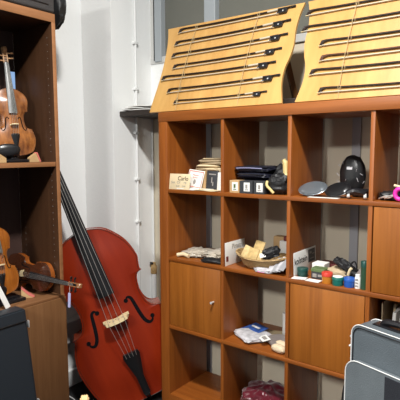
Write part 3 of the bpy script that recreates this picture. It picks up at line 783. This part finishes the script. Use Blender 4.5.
bm = NB(); sheet(bm, .13, .05, .003, .004, 5, 10, TR(.235, .028, Z, -3)); tag(mk('flat_envelope', bm, M['cream']), 'cream slip lying flat in front of the charcoal booklet', 'envelope')
bm = NB(); box(bm, .150, .192, .068, .128, Z, Z+.094, .001); tag(mk('carton', bm, M['tan'], smooth=False), 'narrow tan carton beside the charcoal booklet', 'box')
o, f = card('booklet', .226, .070, Z+.002, .068, .094, .010, M['darkcard'], 'charcoal booklet with pale print standing in the first top cubby', 'booklet', tilt=4, roll=-3)
bm = NB(); ip(bm, f, -.020, .022, .074, .080); ip(bm, f, -.004, .002, .034, .062); ip(bm, f, .004, .010, .020, .040); mk('print', bm, M['inkgrey'], o, smooth=False)
o, f = card('folder', .288, .048, Z+.0015, .034, .090, .003, M['paper'], 'white card standing against the divider in the first top cubby', n=(-.3, -1, 0), tilt=8, roll=4, root=False)
pile = [(.145, .205, .23, .15, 4, M['tan'], 'box'), (.15, .20, .18, .13, -4, M['cream'], ''), (.145, .195, .15, .12, 8, M['cream'], ''), (.165, .205, .17, .12, -10, M['manila'], ''), (.15, .20, .15, .11, 6, M['manila'], ''), (.16, .20, .12, .10, 14, M['cream'], '')]
z = Z
nm = ['lowest', 'second from bottom', 'third from bottom', 'third from top', 'second from top', 'topmost']
for k, (x, y, a, b, rz, m, t) in enumerate(pile):
    h = (.095, .018, .016, .013, .013, .010)[k]
    bm = NB()
    if k == 0: box(bm, -a/2, a/2, -b/2, b/2, 0, h, .003); bm.transform(TR(x, y+.02, z, rz))
    else: pillow(bm, a, b, h, .08, k, mat=TR(x, y, z, rz), e=.35, n=14)
    tag(mk('carton' if k == 0 else 'envelope', bm, m), ('flat tan carton carrying the cream envelopes' if k == 0 else 'padded cream envelope, %s on the tan carton' % nm[k].replace('second from bottom', 'lowest')), 'box' if k == 0 else 'envelope', None if k == 0 else 'cream envelopes in the first top cubby')
    z += h*.96
bm = NB(); pillow(bm, .09, .09, .03, .2, 11, mat=TR(.262, .19, Z+.10), n=14)
bx = tag(mk('cloth_bag', bm, M['black']), 'small black cloth bag right of the envelope pile', 'bag'); 
bm = NB(); box(bm, .236, .300, .12, .25, Z, Z+.099, .003); tag(mk('carton', bm, M['manila'], smooth=False), 'manila carton behind the charcoal booklet', 'box')

# cubby 2: three small boxes, navy cases, black pouches
for k, (x0, x1, m, lab) in enumerate(((.376, .428, 'tan', 'small tan box with white label, left of three on the shelf'), (.432, .500, 'darkcard', 'small black box with white label, middle of three on the shelf'), (.506, .560, 'darkcard', 'small black box with white label next to the black pouches'))):
    o = thing('string_box', lab, 'box', ((x0+x1)/2, .07, Z), group='small labelled boxes')
    bm = NB(); box(bm, x0, x1, .010, .062, Z, Z+.058, .0012); mk('carton', bm, M[m], o, smooth=False)
    f = facing((x0+x1)/2+.004, .0098, Z+.029, (0, -1, 0))
    bm = NB(); ip(bm, f, -.016, .016, -.019, .021); lbx = mk('paper_label', bm, M['paper'], o, smooth=False)
    bm = NB(); g = f @ Matrix.Translation((0, 0, .0006)); ip(bm, g, -.007, .004, -.006, .012); ip(bm, g, -.010, .008, -.014, -.010); mk('print', bm, M['olive' if k == 0 else 'inkgrey'], lbx, smooth=False)
for k, (zz, x, y, a, rz, lab) in enumerate(((Z, .452, .165, .175, 0, 'bottom'), (Z+.062, .448, .165, .175, -3, 'middle'), (Z+.092, .440, .165, .185, 4, 'top'))):
    o = thing('cloth_case', 'flat navy cloth case, %s one of the stack behind the small boxes' % lab, 'case', (x, y, zz), group='navy cases')
    bm = NB(); pillow(bm, a, .17, .060 if k == 0 else .030, .12, k+20, freq=2.5, mat=TR(x, y, zz, rz), e=.25, n=20); mk('body', bm, M['navy'], o)
    bm = NB(); tube(bm, catmull([(x-.07, y-.090, zz+.02), (x, y-.093, zz+.022), (x+.07, y-.090, zz+.02)], 5), .0018, 6); mk('zip', bm, M['lilac' if k == 2 else 'blackp'], o)
pch = [(.610, .064, .100, .085, .088, 10, 'front pouch beside the third small box'), (.645, .125, .05, .07, .05, -8, 'pouch pressed against the second divider'), (.595, .19, .15, .12, .125, 4, 'tall rear pouch with a cream tassel')]
for k, (x, y, a, b, h, rz, lab) in enumerate(pch):
    o = thing('drawstring_pouch', 'black drawstring '+lab, 'pouch', (x, y, Z), group='black drawstring pouches')
    bm = NB(); pillow(bm, a, b, h, .22, k+30, mat=TR(x, y, Z, rz), e=.7, n=18); mk('bag', bm, M['black'], o)
    bm = NB()
    if k == 2:
        tube(bm, catmull([(x+.010, y-.055, Z+.060), (x+.004, y-.05, Z+.09), (x-.002, y-.045, Z+.135), (x-.012, y-.046, Z+.152)], 5), [.016]*4+[.013]*8+[.010]*4, 8)
    else:
        tube(bm, catmull([(x-.045, y-.035, Z+.058), (x-.040, y-.047, Z+.040), (x-.018, y-.052, Z+.022), (x-.004, y-.051, Z+.008)] if k == 0 else [(x+.020, y-.045, Z+.035), (x-.004, y-.046, Z+.022), (x-.012, y-.044, Z+.010), (x+.002, y-.046, Z+.005)], 5), .0062, 8)
    mk('cream_cord', bm, M['gold'], o)
bm = NB(); pillow(bm, .06, .06, .05, .3, 41, mat=TR(.640, .18, Z+.083), n=14); tag(mk('plastic_bag', bm, M['silversachet']), 'crumpled silvery plastic wrap on top of the black pouches', 'bag')

# cubby 3: oval pads, black wrapped shape
bm = NB(); sheet(bm, .13, .028, .0012, .001, 8, 10, TR(.835, .017, Z)); tag(mk('paper_sheet', bm, M['paper']), 'white sheet lying under the oval pads at the shelf edge', 'paper')
def pad(x, y, z, a, b, t, tilt, rz, m, label, roll=0):
    o = thing('oval_pad', label, 'pad', (x, y, Z), group='oval pads')
    bm = NB(); lathe(bm, [(.60, -.5), (.92, -.30), (1.0, 0), (.90, .35), (.55, .5)], (0, 0, 0), 32)
    bm.transform(TR(x, y, z, rz, tilt) @ Matrix.Rotation(R_(roll), 4, 'Z') @ Matrix.Diagonal((a, b, t, 1))); mk('pad', bm, m, o)
    bm = NB(); lathe(bm, [(.98, -.08), (1.03, 0), (.98, .08)], (0, 0, 0), 32)
    bm.transform(TR(x, y, z, rz, tilt) @ Matrix.Rotation(R_(roll), 4, 'Z') @ Matrix.Diagonal((a, b, t, 1))); mk('rim', bm, M['greydisc'] if m is M['greydisc'] else M['blackp'], o)
    return o
pad(.768, .060, Z+.034, .060, .040, .016, 42, 4, M['greydisc'], 'shiny grey oval pad at the front of third top cubby', 12)
pad(.876, .062, Z+.034, .052, .039, .014, 44, -4, M['gloss'], 'glossy black oval pad right of the grey pad', 18)
o = thing('wrapped_chin_rest', 'tall black oval in clear wrap standing in the third top cubby', 'packet', (.885, .215, Z))
bm = NB(); pillow(bm, .112, .052, .172, .05, 51, mat=TR(.888, .200, Z, 0, 0), e=.9, n=20); mk('body', bm, M['gloss'], o)
bm = NB(); f = facing(.882, .1755, Z+.118, (0, -1, 0), 14); ip(bm, f, -.012, .012, -.006, .006, .001); mk('sticker', bm, M['sachet'], o, smooth=False)
bm = NB()
for k in range(9):
    a = random.uniform(0, 6.28); x = .888+math.cos(a)*.052; z0_ = Z+.05+random.random()*.09
    tube(bm, [(x, .178, z0_), (x+random.uniform(-.012, .012), .172, z0_+random.uniform(.006, .02))], .0012, 5)
mk('wrap_crinkle_sheen', bm, M['sachet'], o)  # pale threads drawn in for the crinkled wrap's sheen
o = thing('shoulder_rest', 'black curved shoulder rest lying before the wrapped black oval', 'shoulder rest', (.963, .045, Z))
bm = NB(); tube(bm, catmull([(.922, .040, Z+.020), (.945, .052, Z+.030), (.975, .050, Z+.028), (1.004, .038, Z+.022)], 6), .013, 8, flat=(1, 1.0)); mk('bar', bm, M['blackp'], o)
for x, y in ((.930, .040), (.998, .036)):
    bm = NB(); tube(bm, [(x, y, Z+.022), (x+.004, y-.012, Z+.0075)], .006, 8); mk('foot', bm, M['rail'], o)
bm = NB(); pillow(bm, .085, .05, .034, .2, 57, mat=TR(.955, .135, Z), n=14); tag(mk('cloth_bag', bm, M['gloss']), 'small glossy black bag at the third divider', 'bag')
o, f = card('folder', .998, .17, Z+.0015, .03, .085, .003, M['paper'], 'white card standing against the third divider behind black bag', n=(-.6, -1, 0), tilt=6, roll=-6, root=False)

# cubby 4
for k, (x, y, a, b, h, sd, lab) in enumerate(((1.085, .075, .08, .06, .034, 61, 'crumpled black pouch left of the magenta ring'), (1.135, .11, .11, .08, .045, 62, 'black pouch behind the magenta ring'))):
    bm = NB(); pillow(bm, a, b, h, .25, sd, mat=TR(x, y, Z), n=16); tag(mk('cloth_bag', bm, M['black']), lab, 'pouch', 'black pouches in the fourth top cubby')
bm = NB()
for k in range(6): 
    x = 1.050+.007*k; tube(bm, catmull([(x, .040, Z+.008+.003*(k % 3)), (x+.015, .036, Z+.014+.004*(k % 2)), (x+.034, .042, Z+.016+.003*k)], 4), .0026, 6)
tag(mk('metal_clips', bm, M['string']), 'tangle of small silvery metal pieces left of the magenta ring', 'clips')
bm = NB(); tube(bm, [(1.128+.017*math.cos(t*.524), .034, Z+.0295+.020*math.sin(t*.524)) for t in range(12)], .0085, 10, closed=True); tag(mk('ring', bm, M['magenta']), 'bright magenta plastic ring at the right photo edge', 'ring')
bm = NB(); tube(bm, [(1.100, .055, Z+.060), (1.19, .065, Z+.040)], .005, 8); tag(mk('wooden_stick', bm, M['cream']), 'cream stick lying over the black pouches by magenta ring', 'stick')

# ------------------------------------------------------------------ row 2
Z = SZ[2]+.0004
for k, (x, y, a, b, h, rz, lab) in enumerate(((.092, .14, .15, .16, .030, 10, 'clear bag with cream contents at the left of the second row'), (.235, .16, .15, .18, .040, -8, 'clear bag with cream contents right of the first clear bag'))):
    o = thing('plastic_bag', lab, 'bag', (x, y, Z), group='clear bags of cream parts')
    bm = NB(); pillow(bm, a*.8, b*.8, h*.72, .12, k+70, mat=TR(x, y, Z+.001, rz), n=16); mk('contents', bm, M['cream'], o)
    bm = NB(); pillow(bm, a, b, h, .34, k+72, freq=4, mat=TR(x, y, Z, rz), n=18); mk('wrap', bm, M['clear'], o)
bm = NB(); tube(bm, catmull([(.03, .035, Z+.0105), (.06, .05, Z+.016), (.10, .045, Z+.0105)], 5), .010, 8); tag(mk('cream_part', bm, M['cream']), 'loose cream part on the shelf before the clear bags', 'part')
bm = NB(); pillow(bm, .13, .07, .022, .2, 77, mat=TR(.262, .045, Z, 8), n=16); tag(mk('cloth_bag', bm, M['black']), 'flat black pouch at the first divider, second row', 'pouch')

# basket
o = thing('basket', 'oval wicker basket of packets in the second row', 'basket', (.508, .110, Z))
bm = NB(); rg = []; seg = 36
pr = [(.090, .0, 0), (.105, .010, 0), (.117, .030, 1), (.140, .052, 1), (.144, .058, 1), (.140, .061, 1), (.134, .052, 1), (.112, .016, 0), (.090, .010, 0)]
for r, z, _ in pr: rg.append([bm.verts.new((.508+r*math.cos(2*math.pi*k/seg), .110+r*.68*math.sin(2*math.pi*k/seg), Z+z*(1+.15*math.cos(4*math.pi*k/seg)))) for k in range(seg)])
for A, B in zip(rg, rg[1:]):
    for k in range(seg): bm.faces.new((A[k], A[(k+1) % seg], B[(k+1) % seg], B[k]))
bm.faces.new(list(reversed(rg[0]))); bm.faces.new(rg[-1])
mk('bowl', bm, M['wicker'], o)
bm = NB(); tube(bm, [(.508+.143*math.cos(2*math.pi*k/seg), .110+.143*.68*math.sin(2*math.pi*k/seg), Z+.060*(1+.15*math.cos(4*math.pi*k/seg))) for k in range(seg)], .0055, 8, closed=True); mk('rim', bm, M['wicker'], o)
for k, (x, y, rz, rl, lab) in enumerate(((.412, .080, 12, 12, 'leftmost'), (.452, .072, 6, 6, 'second from left'), (.494, .074, -4, 2, 'third from left'), (.448, .125, 8, 6, 'rearmost'))):
    f = facing(x, y, Z+(.030 if k < 3 else .040), (-.15, -1, 0), 24) @ Matrix.Rotation(R_(-rl), 4, 'Z')
    bm = NB(); box(bm, -.030, .030, 0, .070-.006*k+(.03 if k == 3 else 0), -.007, 0, .003); bm.transform(f)
    tag(mk('packet', bm, M['packet'] if k % 2 else M['packet2']), 'tan packet in the wicker basket, %s' % lab, 'packet', 'tan packets in the basket')
bm = NB(); pillow(bm, .085, .045, .048, .3, 81, mat=TR(.568, .085, Z+.058, 20, 0, -24), n=18); tag(mk('black_cloth', bm, M['black']), 'black cloth bundle lying on the wicker basket', 'cloth')
o, f = card('tag', .535, .048, Z+.062, .030, .022, .001, M['paper'], 'small white tag below the black cloth on the basket', tilt=30, roll=20, root=False)
# sign card leaning on the left
o, f = card('sign_card', .3515, .100, Z+.0005, .175, .112, .0012, M['paper'], 'white sign card leaning on the divider left of the wicker basket', n=(1, 0, 0), tilt=1.5)
text('writing', 'Pirastro', .034, M['inkgrey'], f @ Matrix.Translation((.025, .086, .0003)), o)
bm = NB(); ip(bm, f, -.080, -.062, .020, .045); mk('logo_block', bm, M['maroon'], o, smooth=False)
# tan bag at the back, white packet with red cap
bm = NB(); box(bm, .470, .585, .262, .31, Z, Z+.125, .006); tag(mk('paper_packet', bm, M['tan']), 'tan paper packet standing behind the wicker basket', 'packet')
o = thing('small_packet', 'white packet with a red top behind the basket', 'packet', (.555, .235, Z))
bm = NB(); box(bm, .525, .585, .225, .255, Z, Z+.112, .003); mk('body', bm, M['paper'], o, smooth=False)
bm = NB(); box(bm, .545, .580, .226, .254, Z+.112, Z+.136, .006); mk('top', bm, M['maroon'], o)
bm = NB(); lathe(bm, [(.014, 0), (.016, .004), (.016, .070), (.010, .082), (.010, .095)], (.655, .150, Z), 16); tag(mk('bottle', bm, M['paper']), 'small white bottle behind the silvery sachets', 'bottle')
for k, (dx, m) in enumerate(((0, 'sachet'), (.026, 'silversachet'), (.048, 'sachet'), (.068, 'silversachet'))):
    bm = NB(); sheet(bm, .027, .095, .003, .007, 90+k, 10, Matrix.Translation((.596+dx*.80, .004, Z+.005+.004*k)) @ Euler((R_(24+3*k), 0, R_(10-5*k))).to_matrix().to_4x4() @ Matrix.Translation((0, .052, 0)))
    tag(mk('sachet', bm, M[m]), 'shiny sachet fanned in front of the basket, %s' % ['leftmost', 'second from left', 'third from left', 'rightmost by divider'][k], 'sachet', 'fanned sachets')
o = thing('plastic_bag', 'crumpled white bag with pink print before the sachets', 'bag', (.575, .04, Z))
bm = NB(); pillow(bm, .09, .036, .020, .3, 95, mat=TR(.555, .021, Z, -4), n=20); mk('bag', bm, M['sachet'], o)
bm = NB(); f = facing(.552, .0035, Z+.004, (0, -1, .0), 30); sheet(bm, .035, .014, .001, .001, 4, 5, f @ Matrix.Translation((0, .006, .001))); mk('print', bm, M['pink'], o)

# rosin cubby
o, f = card('sign_card', .7000, .150, Z, .230, .104, .0016, M['paper'], 'white sign card with black square leaning on divider behind rosin tins', n=(1, 0, 0), tilt=2)
text('writing', 'kolstein', .042, M['ink'], f @ Matrix.Translation((-.045, .062, .0003)), o)
bm = NB(); ip(bm, f, .032, .104, .036, .096); mk('black_square', bm, M['darkcard'], o, smooth=False)
bm = NB(); g = f @ Matrix.Translation((0, 0, .0007))
for a in ((.045, .065, .075, .085), (.072, .094, .070, .074), (.050, .090, .050, .054)): ip(bm, g, *a)
mk('square_print', bm, M['inkgrey'], o, smooth=False)
def tin(x, y, r, h, lid, body, label, lh=.35, name='rosin_tin'):
    o = thing(name, label, 'tin', (x, y, Z), group='rosin tins')
    hb = h*(1-lh)
    bm = NB(); lathe(bm, [(r*.90, 0), (r*.94, .002), (r*.94, hb)], (x, y, Z), 28); mk('body', bm, body, o)
    bm = NB(); lathe(bm, [(r, hb+.0002), (r, h-.002), (r*.95, h)], (x, y, Z), 28); mk('lid', bm, lid, o)
    return o
tin(.724, .070, .0245, .038, M['tealdark'], M['tealdark'], 'dark green round tin beneath the sign card')
tin(.853, .030, .0228, .046, M['red'], M['amber'], 'round amber rosin jar with a red lid')
t = tin(.9005, .026, .0238, .035, M['teal'], M['teal'], 'teal round tin with a white top')
bm = NB(); lathe(bm, [(.0205, 0), (.0205, .001)], (.9005, .026, Z+.0351), 28); mk('white_top', bm, M['paper'], t)
tin(.9470, .030, .0222, .038, M['blue'], M['blue'], 'blue round tin between teal tin and white tube')
o = thing('glue_tube', 'white labelled tube between blue tin and green tube', 'tube', (.974, .035, Z))
bm = NB(); lathe(bm, [(.0110, 0), (.0110, .044), (.009, .047), (.009, .056)], (.9810, .030, Z), 20); mk('body', bm, M['paper'], o)
bm = NB(); f = facing(.9810, .0187, Z+.024, (.0, -1, 0)); ip(bm, f, -.006, .006, -.016, -.010); ip(bm, f, -.006, .006, -.004, .002); ip(bm, f, -.006, .006, .008, .016); mk('print', bm, M['inkgrey'], o, smooth=False)
o = thing('rosin_tube', 'tall dark green tube against the third divider', 'tube', (1.004, .03, Z))
bm = NB(); lathe(bm, [(.0140, 0), (.0140, .090)], (1.0068, .030, Z), 24); mk('body', bm, M['green'], o)
bm = NB(); lathe(bm, [(.0145, .0902), (.0145, .112), (.013, .114)], (1.0068, .030, Z), 24); mk('cap', bm, M['tealdark'], o)
o = thing('rosin_box', 'green lidded box behind the paper slips and red lidded jar', 'box', (.803, .075, Z))
bm = NB(); box(bm, .768, .826, .060, .105, Z, Z+.030, .002); mk('base', bm, M['darkcard'], o, smooth=False)
bm = NB(); box(bm, .766, .828, .058, .110, Z+.0302, Z+.046, .003); mk('lid', bm, M['olive'], o, smooth=False)
bm = NB(); f = facing(.797, .0599, Z+.015, (0, -1, 0)); ip(bm, f, -.022, -.004, -.008, .008); ip(bm, f, .002, .020, -.004, .006); mk('print', bm, M['inkgrey'], o, smooth=False)
bm = NB(); box(bm, .742, .800, .125, .185, Z, Z+.052, .002); tag(mk('carton', bm, M['paper'], smooth=False), 'white carton behind the green lidded box', 'box')
for k, (x, y, rz, lab) in enumerate(((.731, .024, 6, 'left of the two at shelf edge'), (.797, .022, -4, 'right of the two at shelf edge'))):
    bm = NB(); sheet(bm, .062, .036, .002, .002, 20+k, 6, TR(x, y, Z, rz)); tag(mk('paper_slip', bm, M['paper']), 'white slip lying before the green box, %s' % lab, 'paper', 'white slips')
bm = NB(); box(bm, .745, .86, .20, .27, Z, Z+.040, .003); tag(mk('carton', bm, M['maroon'], smooth=False), 'low maroon carton behind the white carton, rosin cubby', 'box')
bm = NB(); pillow(bm, .10, .08, .048, .2, 104, mat=TR(.865, .125, Z), n=16); tag(mk('cloth_bag', bm, M['manila']), 'tan pouch behind the red lidded jar', 'pouch')
for k, (x, y, a, b, h, ry) in enumerate(((.885, .115, .09, .04, .035, 28), (.935, .125, .08, .06, .05, 0))):
    bm = NB(); pillow(bm, a, b, h, .3, 100+k, mat=TR(x, y, Z+(.05 if k == 0 else 0), 0, 0, ry), n=16)
    tag(mk('cloth_bag', bm, M['black']), ['black strap bundle lying over the tan pouch', 'black pouch behind the blue tin'][k], 'pouch')
bm = NB(); tube(bm, catmull([(.915, .11, Z+.045), (.925, .11, Z+.075), (.940, .105, Z+.088), (.950, .105, Z+.070), (.945, .105, Z+.048)], 5), .0035, 6); tag(mk('black_loop', bm, M['blackp']), 'black wire loop rising behind the blue tin', 'loop')
bm = NB(); pillow(bm, .07, .06, .055, .3, 103, mat=TR(.985, .12, Z), n=16); tag(mk('plastic_bag', bm, M['greypack']), 'crumpled greyish bag behind the white tube', 'bag')
bm = NB(); tube(bm, catmull([(.925, .075, Z+.034), (.932, .074, Z+.056), (.940, .075, Z+.066)], 4), .006, 8); tag(mk('cream_part', bm, M['cream']), 'small cream tip standing behind the blue tin', 'part')

# ------------------------------------------------------------------ row 3
Z = SZ[1]+.0004
o = thing('plastic_packet', 'white plastic packet with blue label in the third row', 'packet', (.42, .13, Z))
bm = NB(); pillow(bm, .165, .15, .030, .10, 110, mat=TR(.445, .118, Z, -32), e=.35, n=20); mk('wrap', bm, M['sachet'], o)
bm = NB(); sheet(bm, .105, .10, .002, .004, 33, 8, TR(.432, .150, Z+.028, -20, 8)); lbx = mk('blue_label', bm, M['bluelabel'], o)
bm = NB(); sheet(bm, .055, .014, .001, .001, 3, 5, TR(.436, .160, Z+.0375, -20, 8)); mk('light_stripe', bm, M['sachet'], lbx)
o = thing('swab_packet', 'grey packet of cream puffs in the third row beside the door', 'packet', (.58, .09, Z))
bm = NB(); pillow(bm, .155, .10, .028, .10, 112, mat=TR(.592, .112, Z+.001, -42), e=.35, n=18); mk('wrap', bm, M['greypack'], o)
bm = NB(); sheet(bm, .060, .042, .0015, .001, 6, 5, TR(.530, .080, Z+.028, -38, 10)); lbx = mk('label', bm, M['paper'], o)
bm = NB(); sheet(bm, .035, .018, .0012, .0, 6, 3, TR(.530, .080, Z+.0305, -38, 10)); mk('print', bm, M['inkgrey'], lbx)
for x, y in ((.622, .080), (.628, .036)):
    bm = NB(); pillow(bm, .075, .04, .034, .12, 115, mat=TR(x, y, Z+.002, -12), e=.8, n=14); mk('puff', bm, M['puff'], o)
bm = NB(); lathe(bm, [(.016, 0), (.016, .118), (.014, .120)], (.566, .225, Z), 18); tag(mk('cardboard_tube', bm, M['paper']), 'white upright tube behind the grey packet, third row', 'tube')
bm = NB(); sheet(bm, .10, .08, .003, .006, 12, 8, TR(.525, .215, Z, 15)); tag(mk('paper_sheet', bm, M['cream']), 'cream paper lying behind the two plastic packets', 'paper')
# folders
for k, (x, y, w_, h, m, tl, lab) in enumerate(((1.060, .10, .005, .300, 'manila', 0, 'tall manila folder standing leftmost above the grey case'), (1.083, .16, .010, .285, 'manila', 2, 'second manila folder in shadow behind the grey case'), (1.098, .085, .013, .272, 'paper', 3, 'white folder right of the two manila folders'), (1.124, .080, .016, .268, 'paper', 4, 'white folder at the right photo edge'), (1.156, .085, .014, .280, 'cream', 5, 'cream folder beyond the white folders'))):
    bm = NB(); box(bm, -w_/2, w_/2, 0, .22, 0, h, .0015); bm.transform(TR(x, y, Z+.001, 0, 0, tl)); tag(mk('folder', bm, M[m], smooth=False), lab, 'folder', 'folders in the third row')
# ------------------------------------------------------------------ row 4
Z = SZ[0]+.0004
bm = NB(); pillow(bm, .24, .22, .125, .26, 124, freq=2.1, mat=TR(.505, .165, Z, 0), e=.8, n=40); tag(mk('satin_cloth', bm, M['satin']), 'crumpled burgundy satin cloth in the bottom row', 'cloth')

# ------------------------------------------------------------------ grey soft case, right foreground
CU, CD = Vector((math.cos(R_(17.5)), -math.sin(R_(17.5)), 0)), Vector((math.sin(R_(17.5)), math.cos(R_(17.5)), 0))
CO = Vector((1.098, -.355, FZ))
cm = frame(CO, CU, CD, Vector((0, 0, 1)))
CH = .877; CW = .52; CDp = .09
cs = thing('soft_case', 'grey soft instrument case with white piping at the lower right', 'instrument case', mat=cm)
def rrect(x0, x1, z0, z1, r, n=6):
    out = []
    for cx, cz, a0 in ((x1-r, z0+r, -90), (x1-r, z1-r, 0), (x0+r, z1-r, 90), (x0+r, z0+r, 180)):
        for k in range(n+1):
            a = R_(a0+90*k/n); out.append((cx+r*math.cos(a), cz+r*math.sin(a)))
    return out
up = Matrix(((1, 0, 0, 0), (0, 0, 1, 0), (0, 1, 0, 0), (0, 0, 0, 1)))
bm = NB(); prism(bm, rrect(0, CW, .0, CH, .035), 0, CDp, up); mk('body', bm, M['case_grey'], cs, local=True, ang=35)
for y in (0, .03, CDp):
    bm = NB(); tube(bm, [(x, y if y != .03 else -.001, z) for x, z in (rrect(-.0005, CW+.0005, .0, CH+.0005, .035) if y != .03 else rrect(.007, CW-.007, .008, CH-.009, .03))], .0017 if y != .03 else .002, 8, closed=True); mk('piping' if y != .03 else 'zip', bm, M['piping'] if y != .03 else M['blackp'], cs, local=True)
PZ = .764
bm = NB(); prism(bm, rrect(-.005, CW+.006, .01, PZ, .045), -.020, -.003, up); pk = mk('front_pocket', bm, M['case_grey2'], cs, local=True, ang=35)
bm = NB(); tube(bm, [(x, -.020, z) for x, z in rrect(-.0055, CW+.0065, .01, PZ+.0005, .045)], .0017, 8, closed=True); mk('pocket_piping', bm, M['piping'], pk, local=True)
bm = NB(); box(bm, .138, .42, -.0225, -.019, .03, PZ-.008, .001); mk('black_panel', bm, M['mesh_black'], pk, local=True, smooth=False)
bm = NB(); tube(bm, catmull([(.075, .055, CH+.002), (.09, .055, CH+.014), (.15, .055, CH+.019), (.25, .055, CH+.019), (.31, .055, CH+.014), (.325, .055, CH+.002)], 5), .011, 8); mk('handle', bm, M['blackp'], cs, local=True)
bm = NB(); box(bm, .05, .36, .035, .08, CH+.0005, CH+.004, .001); mk('handle_base', bm, M['blackp'], cs, local=True)
bm = NB(); tube(bm, [(-.004, .02, CH-.075), (-.018, .015, CH-.088)], .0035, 8); mk('zip_pull', bm, M['piping'], cs, local=True)
bm = NB(); tube(bm, catmull([(-.002, .012, .665), (-.022, .012, .64), (-.030, .012, .56), (-.024, .012, .46), (-.002, .012, .43)], 5), .012, 8, flat=(.6, 1.2)); mk('side_handle', bm, M['black'], cs, local=True)

# ------------------------------------------------------------------ camera and light
cam = bpy.data.cameras.new('camera'); co = bpy.data.objects.new('camera', cam); COL.objects.link(co)
cam.sensor_width = 36; cam.lens = 476.38*36/400; cam.clip_start = .05
yaw, pit, rol = .65402, -.10155, -.00388
fw = Vector((-math.sin(yaw)*math.cos(pit), math.cos(yaw)*math.cos(pit), math.sin(pit))); rt = Vector((math.cos(yaw), math.sin(yaw), 0)); uu = rt.cross(fw)
r2 = rt*math.cos(rol)+uu*math.sin(rol); u2 = -rt*math.sin(rol)+uu*math.cos(rol)
co.matrix_world = frame((1.616, -1.835, 1.348), r2, u2, -fw)
scene.camera = co
def area(name, loc, sx, sy, power, col=(1, .985, .955), aim=None):
    l = bpy.data.lights.new(name, 'AREA'); l.shape = 'RECTANGLE'; l.size = sx; l.size_y = sy; l.energy = power; l.color = col
    o = bpy.data.objects.new(name, l); COL.objects.link(o); o.location = loc
    if aim: o.rotation_mode = 'QUATERNION'; o.rotation_quaternion = (Vector(aim)-Vector(loc)).to_track_quat('-Z', 'Y')
    return o
area('ceiling_lamp', (1.15, -1.25, 3.04), .18, .18, 68)
area('ceiling_lamp', (.9, -4.6, 3.04), .8, .8, 150)
wd = bpy.data.worlds.new('world'); scene.world = wd; wd.use_nodes = True
wd.node_tree.nodes['Background'].inputs['Color'].default_value = (.92, .96, 1, 1)
wd.node_tree.nodes['Background'].inputs['Strength'].default_value = .16
scene.view_settings.view_transform = 'Standard'; scene.view_settings.look = 'None'
scene.view_settings.gamma = 1; scene.view_settings.use_curve_mapping = False
scene.view_settings.exposure = .76
